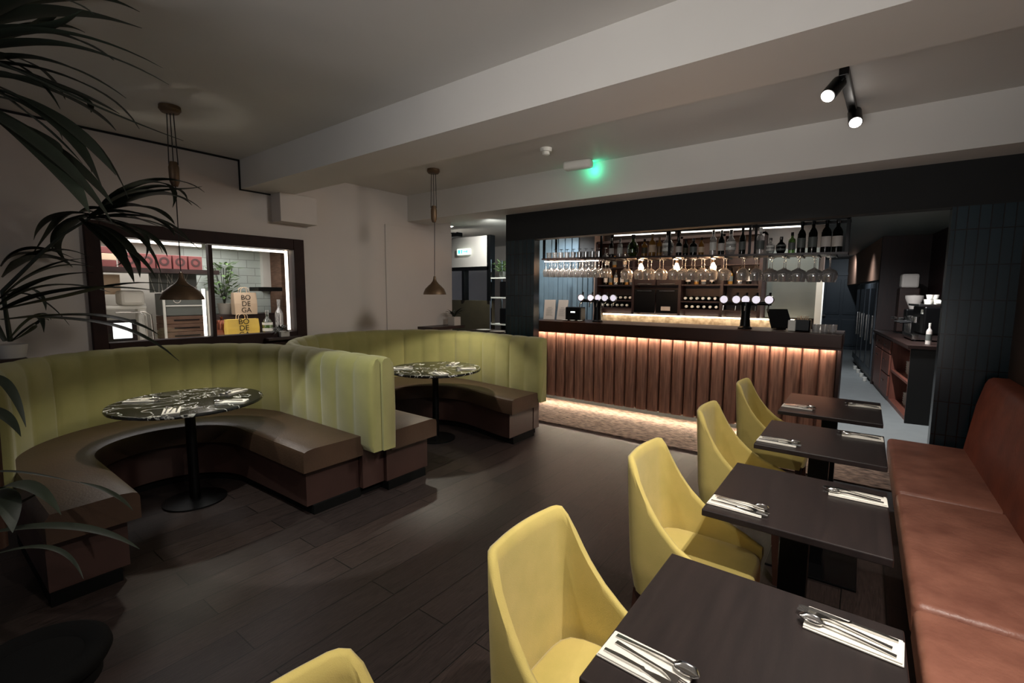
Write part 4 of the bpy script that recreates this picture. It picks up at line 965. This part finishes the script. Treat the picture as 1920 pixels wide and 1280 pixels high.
obj('green_lens', bx(.04, .14, .02, .055, -.075, -.03, .004), 'green', t)
for a, b, c_ in ((-2.31, 4.40, 2.86),): point('emergency_green_glow', (a, b, c_), 1.1, (.05, 1, .55), .02)

# ================================================================ FOREGROUND LEFT: PALMS, STOOL
TALL= [([[-3.06, 0.3, 2.67], [-2.76, 0.45, 2.75], [-2.48, 0.57, 2.67], [-2.24, 0.66, 2.58]], 0.05), ([[-3.18, 0.31, 2.75], [-2.95, 0.54, 2.95], [-2.76, 0.69, 2.89], [-2.66, 0.78, 2.83]], 0.045), ([[-3.06, 0.29, 2.62], [-2.77, 0.4, 2.66], [-2.46, 0.51, 2.58], [-2.21, 0.56, 2.42]], 0.04), ([[-3.05, 0.29, 2.58], [-2.68, 0.43, 2.59], [-2.33, 0.53, 2.51], [-1.95, 0.64, 2.3]], 0.035), ([[-3.17, 0.3, 2.57], [-2.88, 0.44, 2.61], [-2.63, 0.54, 2.52], [-2.37, 0.63, 2.35]], 0.03), ([[-3.05, 0.29, 2.56], [-2.78, 0.43, 2.48], [-2.56, 0.54, 2.38], [-2.39, 0.61, 2.29]], 0.05), ([[-3.05, 0.28, 2.51], [-2.84, 0.46, 2.48], [-2.67, 0.59, 2.38], [-2.61, 0.65, 2.28]], 0.055), ([[-2.92, 0.27, 2.43], [-2.58, 0.44, 2.32], [-2.36, 0.49, 2.17], [-2.17, 0.53, 2.01]], 0.05), ([[-2.92, 0.26, 2.37], [-2.54, 0.38, 2.17], [-2.27, 0.41, 2.02], [-2.03, 0.42, 1.85]], 0.06), ([[-2.92, 0.26, 2.35], [-2.62, 0.42, 2.2], [-2.43, 0.5, 2.06], [-2.28, 0.54, 1.92]], 0.045), ([[-3.18, 0.3, 2.62], [-2.96, 0.45, 2.63], [-2.85, 0.51, 2.52], [-2.79, 0.53, 2.41]], 0.02), ([[-3.17, 0.29, 2.48], [-2.89, 0.45, 2.44], [-2.67, 0.55, 2.29], [-2.57, 0.55, 2.08]], 0.03), ([[-3.29, 0.3, 2.56], [-3.12, 0.44, 2.49], [-3.0, 0.54, 2.37], [-3.01, 0.55, 2.29]], 0.03), ([[-3.42, 0.32, 2.72], [-3.34, 0.46, 2.82], [-3.24, 0.6, 2.92], [-3.18, 0.7, 2.87]], 0.04), ([[-3.05, 0.29, 2.58], [-3.25, 0.11, 2.64], [-3.35, -0.03, 2.5], [-3.39, -0.16, 2.19]], 0.05), ([[-3.05, 0.29, 2.58], [-3.37, 0.19, 2.93], [-3.68, 0.05, 3.02], [-3.97, -0.09, 2.92]], 0.05), ([[-3.05, 0.28, 2.53], [-3.28, 0.16, 2.46], [-3.46, 0.05, 2.3], [-3.59, -0.03, 1.98]], 0.05)]
POT= [([[-4.5, 0.97, 2.15], [-4.35, 1.08, 2.36], [-4.12, 1.23, 2.42], [-3.92, 1.34, 2.41], [-3.77, 1.41, 2.29]], 0.035), ([[-4.5, 0.97, 2.15], [-4.37, 1.13, 2.35], [-4.17, 1.34, 2.38], [-4.01, 1.47, 2.21]], 0.045), ([[-4.49, 0.98, 2.14], [-4.18, 1.14, 2.3], [-3.89, 1.28, 2.31], [-3.72, 1.31, 2.18]], 0.03), ([[-4.53, 0.94, 2.13], [-4.24, 1.09, 2.25], [-3.97, 1.2, 2.19], [-3.81, 1.23, 2.05]], 0.05), ([[-4.53, 0.94, 2.12], [-4.25, 1.12, 2.15], [-4.02, 1.24, 2.15], [-3.83, 1.32, 1.95]], 0.035), ([[-4.56, 0.92, 2.12], [-4.23, 1.08, 2.09], [-3.96, 1.19, 1.99], [-3.83, 1.18, 1.83]], 0.025), ([[-4.59, 0.89, 2.12], [-4.38, 0.96, 1.99], [-4.14, 1.03, 1.84], [-4.0, 1.03, 1.65]], 0.04), ([[-4.59, 0.89, 2.1], [-4.33, 1.04, 2.05], [-4.16, 1.11, 1.88], [-4.1, 1.09, 1.69]], 0.035), ([[-4.73, 0.92, 2.17], [-4.69, 1.01, 2.26], [-4.56, 1.14, 2.18], [-4.37, 1.31, 2.09]], 0.045), ([[-4.53, 0.94, 2.15], [-4.72, 0.81, 2.17], [-4.83, 0.72, 2.11], [-4.85, 0.68, 1.96]], 0.035), ([[-4.53, 0.94, 2.15], [-4.78, 0.84, 2.11], [-4.94, 0.79, 2.01], [-5.01, 0.8, 1.9]], 0.03), ([[-4.56, 0.92, 2.13], [-4.48, 1.02, 2.08], [-4.24, 1.24, 2.05], [-4.22, 1.27, 1.88]], 0.03), ([[-4.72, 0.47, 1.54], [-4.66, 0.63, 1.74], [-4.61, 0.76, 1.81], [-4.55, 0.89, 1.83]], 0.03), ([[-4.72, 0.47, 1.5], [-4.56, 0.61, 1.67], [-4.39, 0.75, 1.72], [-4.23, 0.87, 1.72]], 0.035), ([[-4.42, 0.44, 1.47], [-4.15, 0.57, 1.58], [-3.83, 0.74, 1.64], [-3.57, 0.86, 1.62], [-3.32, 0.96, 1.6]], 0.04), ([[-4.41, 0.44, 1.41], [-4.14, 0.56, 1.43], [-3.82, 0.73, 1.48], [-3.53, 0.87, 1.45], [-3.3, 0.95, 1.34]], 0.04), ([[-4.65, 0.49, 1.27], [-4.62, 0.57, 1.39], [-4.58, 0.66, 1.5], [-4.57, 0.69, 1.39]], 0.03), ([[-4.72, 0.47, 1.54], [-4.76, 0.58, 1.63], [-4.74, 0.71, 1.54], [-4.74, 0.81, 1.34]], 0.03), ([[-4.79, 0.51, 1.24], [-4.73, 0.61, 1.35], [-4.7, 0.68, 1.42], [-4.73, 0.7, 1.38]], 0.025), ([[-5.08, 0.53, 1.77], [-5.08, 0.61, 1.94], [-5.08, 0.76, 1.94], [-5.01, 0.92, 1.85]], 0.06), ([[-5.08, 0.53, 1.69], [-5.06, 0.64, 1.85], [-4.87, 0.78, 1.89], [-4.75, 0.86, 1.77]], 0.06), ([[-4.82, 0.48, 1.24], [-4.94, 0.39, 1.54], [-5.08, 0.27, 1.68], [-5.08, 0.12, 1.54]], 0.04)]
STEM= [[-4.94, 0.52, 1.23], [-4.86, 0.5, 1.59], [-4.75, 0.68, 1.84], [-4.68, 0.81, 2.0], [-4.5, 0.97, 2.15]]
LOW= [([[-2.81, 0.13, 0.72], [-2.62, 0.22, 0.89], [-2.44, 0.29, 0.9], [-2.28, 0.32, 0.79]], 0.04), ([[-2.8, 0.12, 0.61], [-2.52, 0.27, 0.71], [-2.25, 0.41, 0.74], [-2.04, 0.48, 0.67]], 0.03), ([[-2.79, 0.11, 0.51], [-2.52, 0.27, 0.64], [-2.33, 0.34, 0.67], [-2.2, 0.35, 0.56]], 0.015), ([[-2.8, 0.12, 0.63], [-2.7, 0.21, 0.72], [-2.61, 0.29, 0.77], [-2.57, 0.32, 0.81]], 0.04), ([[-3.1, 0.19, 1.19], [-2.95, 0.27, 1.29], [-2.85, 0.3, 1.18], [-2.77, 0.31, 1.03]], 0.025), ([[-3.09, 0.18, 1.1], [-2.92, 0.24, 1.1], [-2.78, 0.27, 1.09], [-2.65, 0.28, 1.02]], 0.03), ([[-2.81, 0.13, 0.76], [-2.65, 0.23, 0.85], [-2.58, 0.23, 0.77], [-2.54, 0.22, 0.68]], 0.05), ([[-2.9, 0.48, 0.7], [-2.8, 0.56, 0.67], [-2.73, 0.6, 0.62], [-2.69, 0.62, 0.57]], 0.015), ([[-3.07, 0.15, 0.78], [-3.05, 0.25, 0.82], [-3.01, 0.34, 0.76], [-2.9, 0.48, 0.7]], 0.015)]
def palm_foliage(leaves, seg=16):
    bm = BM()
    for pts, w_ in leaves: blade(bm, pts, w_*1.7, seg)
    return bm
tag(obj('corner_ledge', bx(-5.199, -4.93, .30, .60, 1.075, 1.10, .004), 'darkwood'), 'dark corner ledge under the white palm pot', 'ledge')
t = thing('tall_palm', 'tall dark palm with long arching leaves at the left edge', 'palm')
random.seed(9)
obj('foliage', palm_foliage(TALL+[([[p[0]+random.uniform(-.04, .04)*(i+1), p[1]+random.uniform(-.04, .04)*(i+1), p[2]+random.uniform(-.03, .03)*(i+1)] for i, p in enumerate(l)], w_*.8) for l, w_ in TALL]), 'leaf', t, 60)
bm = BM(); tube(bm, [(-3.12, .22, .42), (-3.10, .24, 1.2), (-3.08, .27, 1.9), (-3.05, .29, 2.56)], .035, 10, .022); obj('stem', bm, 'legwood', t, 40)
obj('lower_leaves', palm_foliage(LOW), 'leaf', t, 60)
bm = BM(); tube(bm, [(-3.12, .18, .42), (-2.9, .14, .7), (-2.72, .10, .82)], .02, 8, .012); tube(bm, [(-3.12, .18, .42), (-2.95, .12, .9), (-2.85, .14, 1.15)], .018, 8, .01); obj('side_stem', bm, 'leaf', t, 40)
bm = BM(); lathe(bm, [(0, 0), (.13, 0), (.17, .40), (.18, .44), (.165, .44), (.155, .40), (0, .39)], 32, (-3.12, .02, 0)); obj('planter', bm, 'black', t, 40)
t = thing('potted_palm', 'smaller palm in a white pot on the back of the nearer booth', 'palm')
random.seed(4)
J = lambda p, k: [max(-5.08, p[0]+random.uniform(-.05, .05)*k), p[1]+random.uniform(-.05, .05)*k, p[2]+random.uniform(-.05, .05)*k]
obj('foliage', palm_foliage([(l, w_*1.35) for l, w_ in POT]+[([J(p, i) for i, p in enumerate(l)], w_*1.1) for l, w_ in POT]), 'leaf', t, 60)
bm = BM(); tube(bm, STEM, .016, 8, .008); obj('stem', bm, 'leaf', t, 40)
bm = BM(); lathe(bm, [(0, 1.101), (.075, 1.101), (.09, 1.20), (.08, 1.20), (0, 1.18)], 28, (-5.03, .53, 0)); obj('pot', bm, 'potwhite', t, 40)
t = thing('round_stool', 'dark round stool with a ringed top at the bottom left corner', 'stool', (-2.02, .19, 0))
bm = BM(); lathe(bm, [(0, .432), (.10, .436), (.118, .430), (.125, .436), (.165, .45), (.185, .44), (.19, .42), (.18, .40), (0, .40)], 48); obj('padded_top', bm, 'soot', t, 50)
bm = BM(); lathe(bm, [(0, .34), (.16, .34), (.16, .40), (0, .40)], 40); obj('apron', bm, 'soot', t, 40)
for k in range(4):
    a = pi/4+k*pi/2; bm = BM(); tube(bm, [(.13*cos(a), .13*sin(a), .38), (.17*cos(a), .17*sin(a), 0)], .018, 8, .012); obj('leg', bm, 'soot', t, 40)
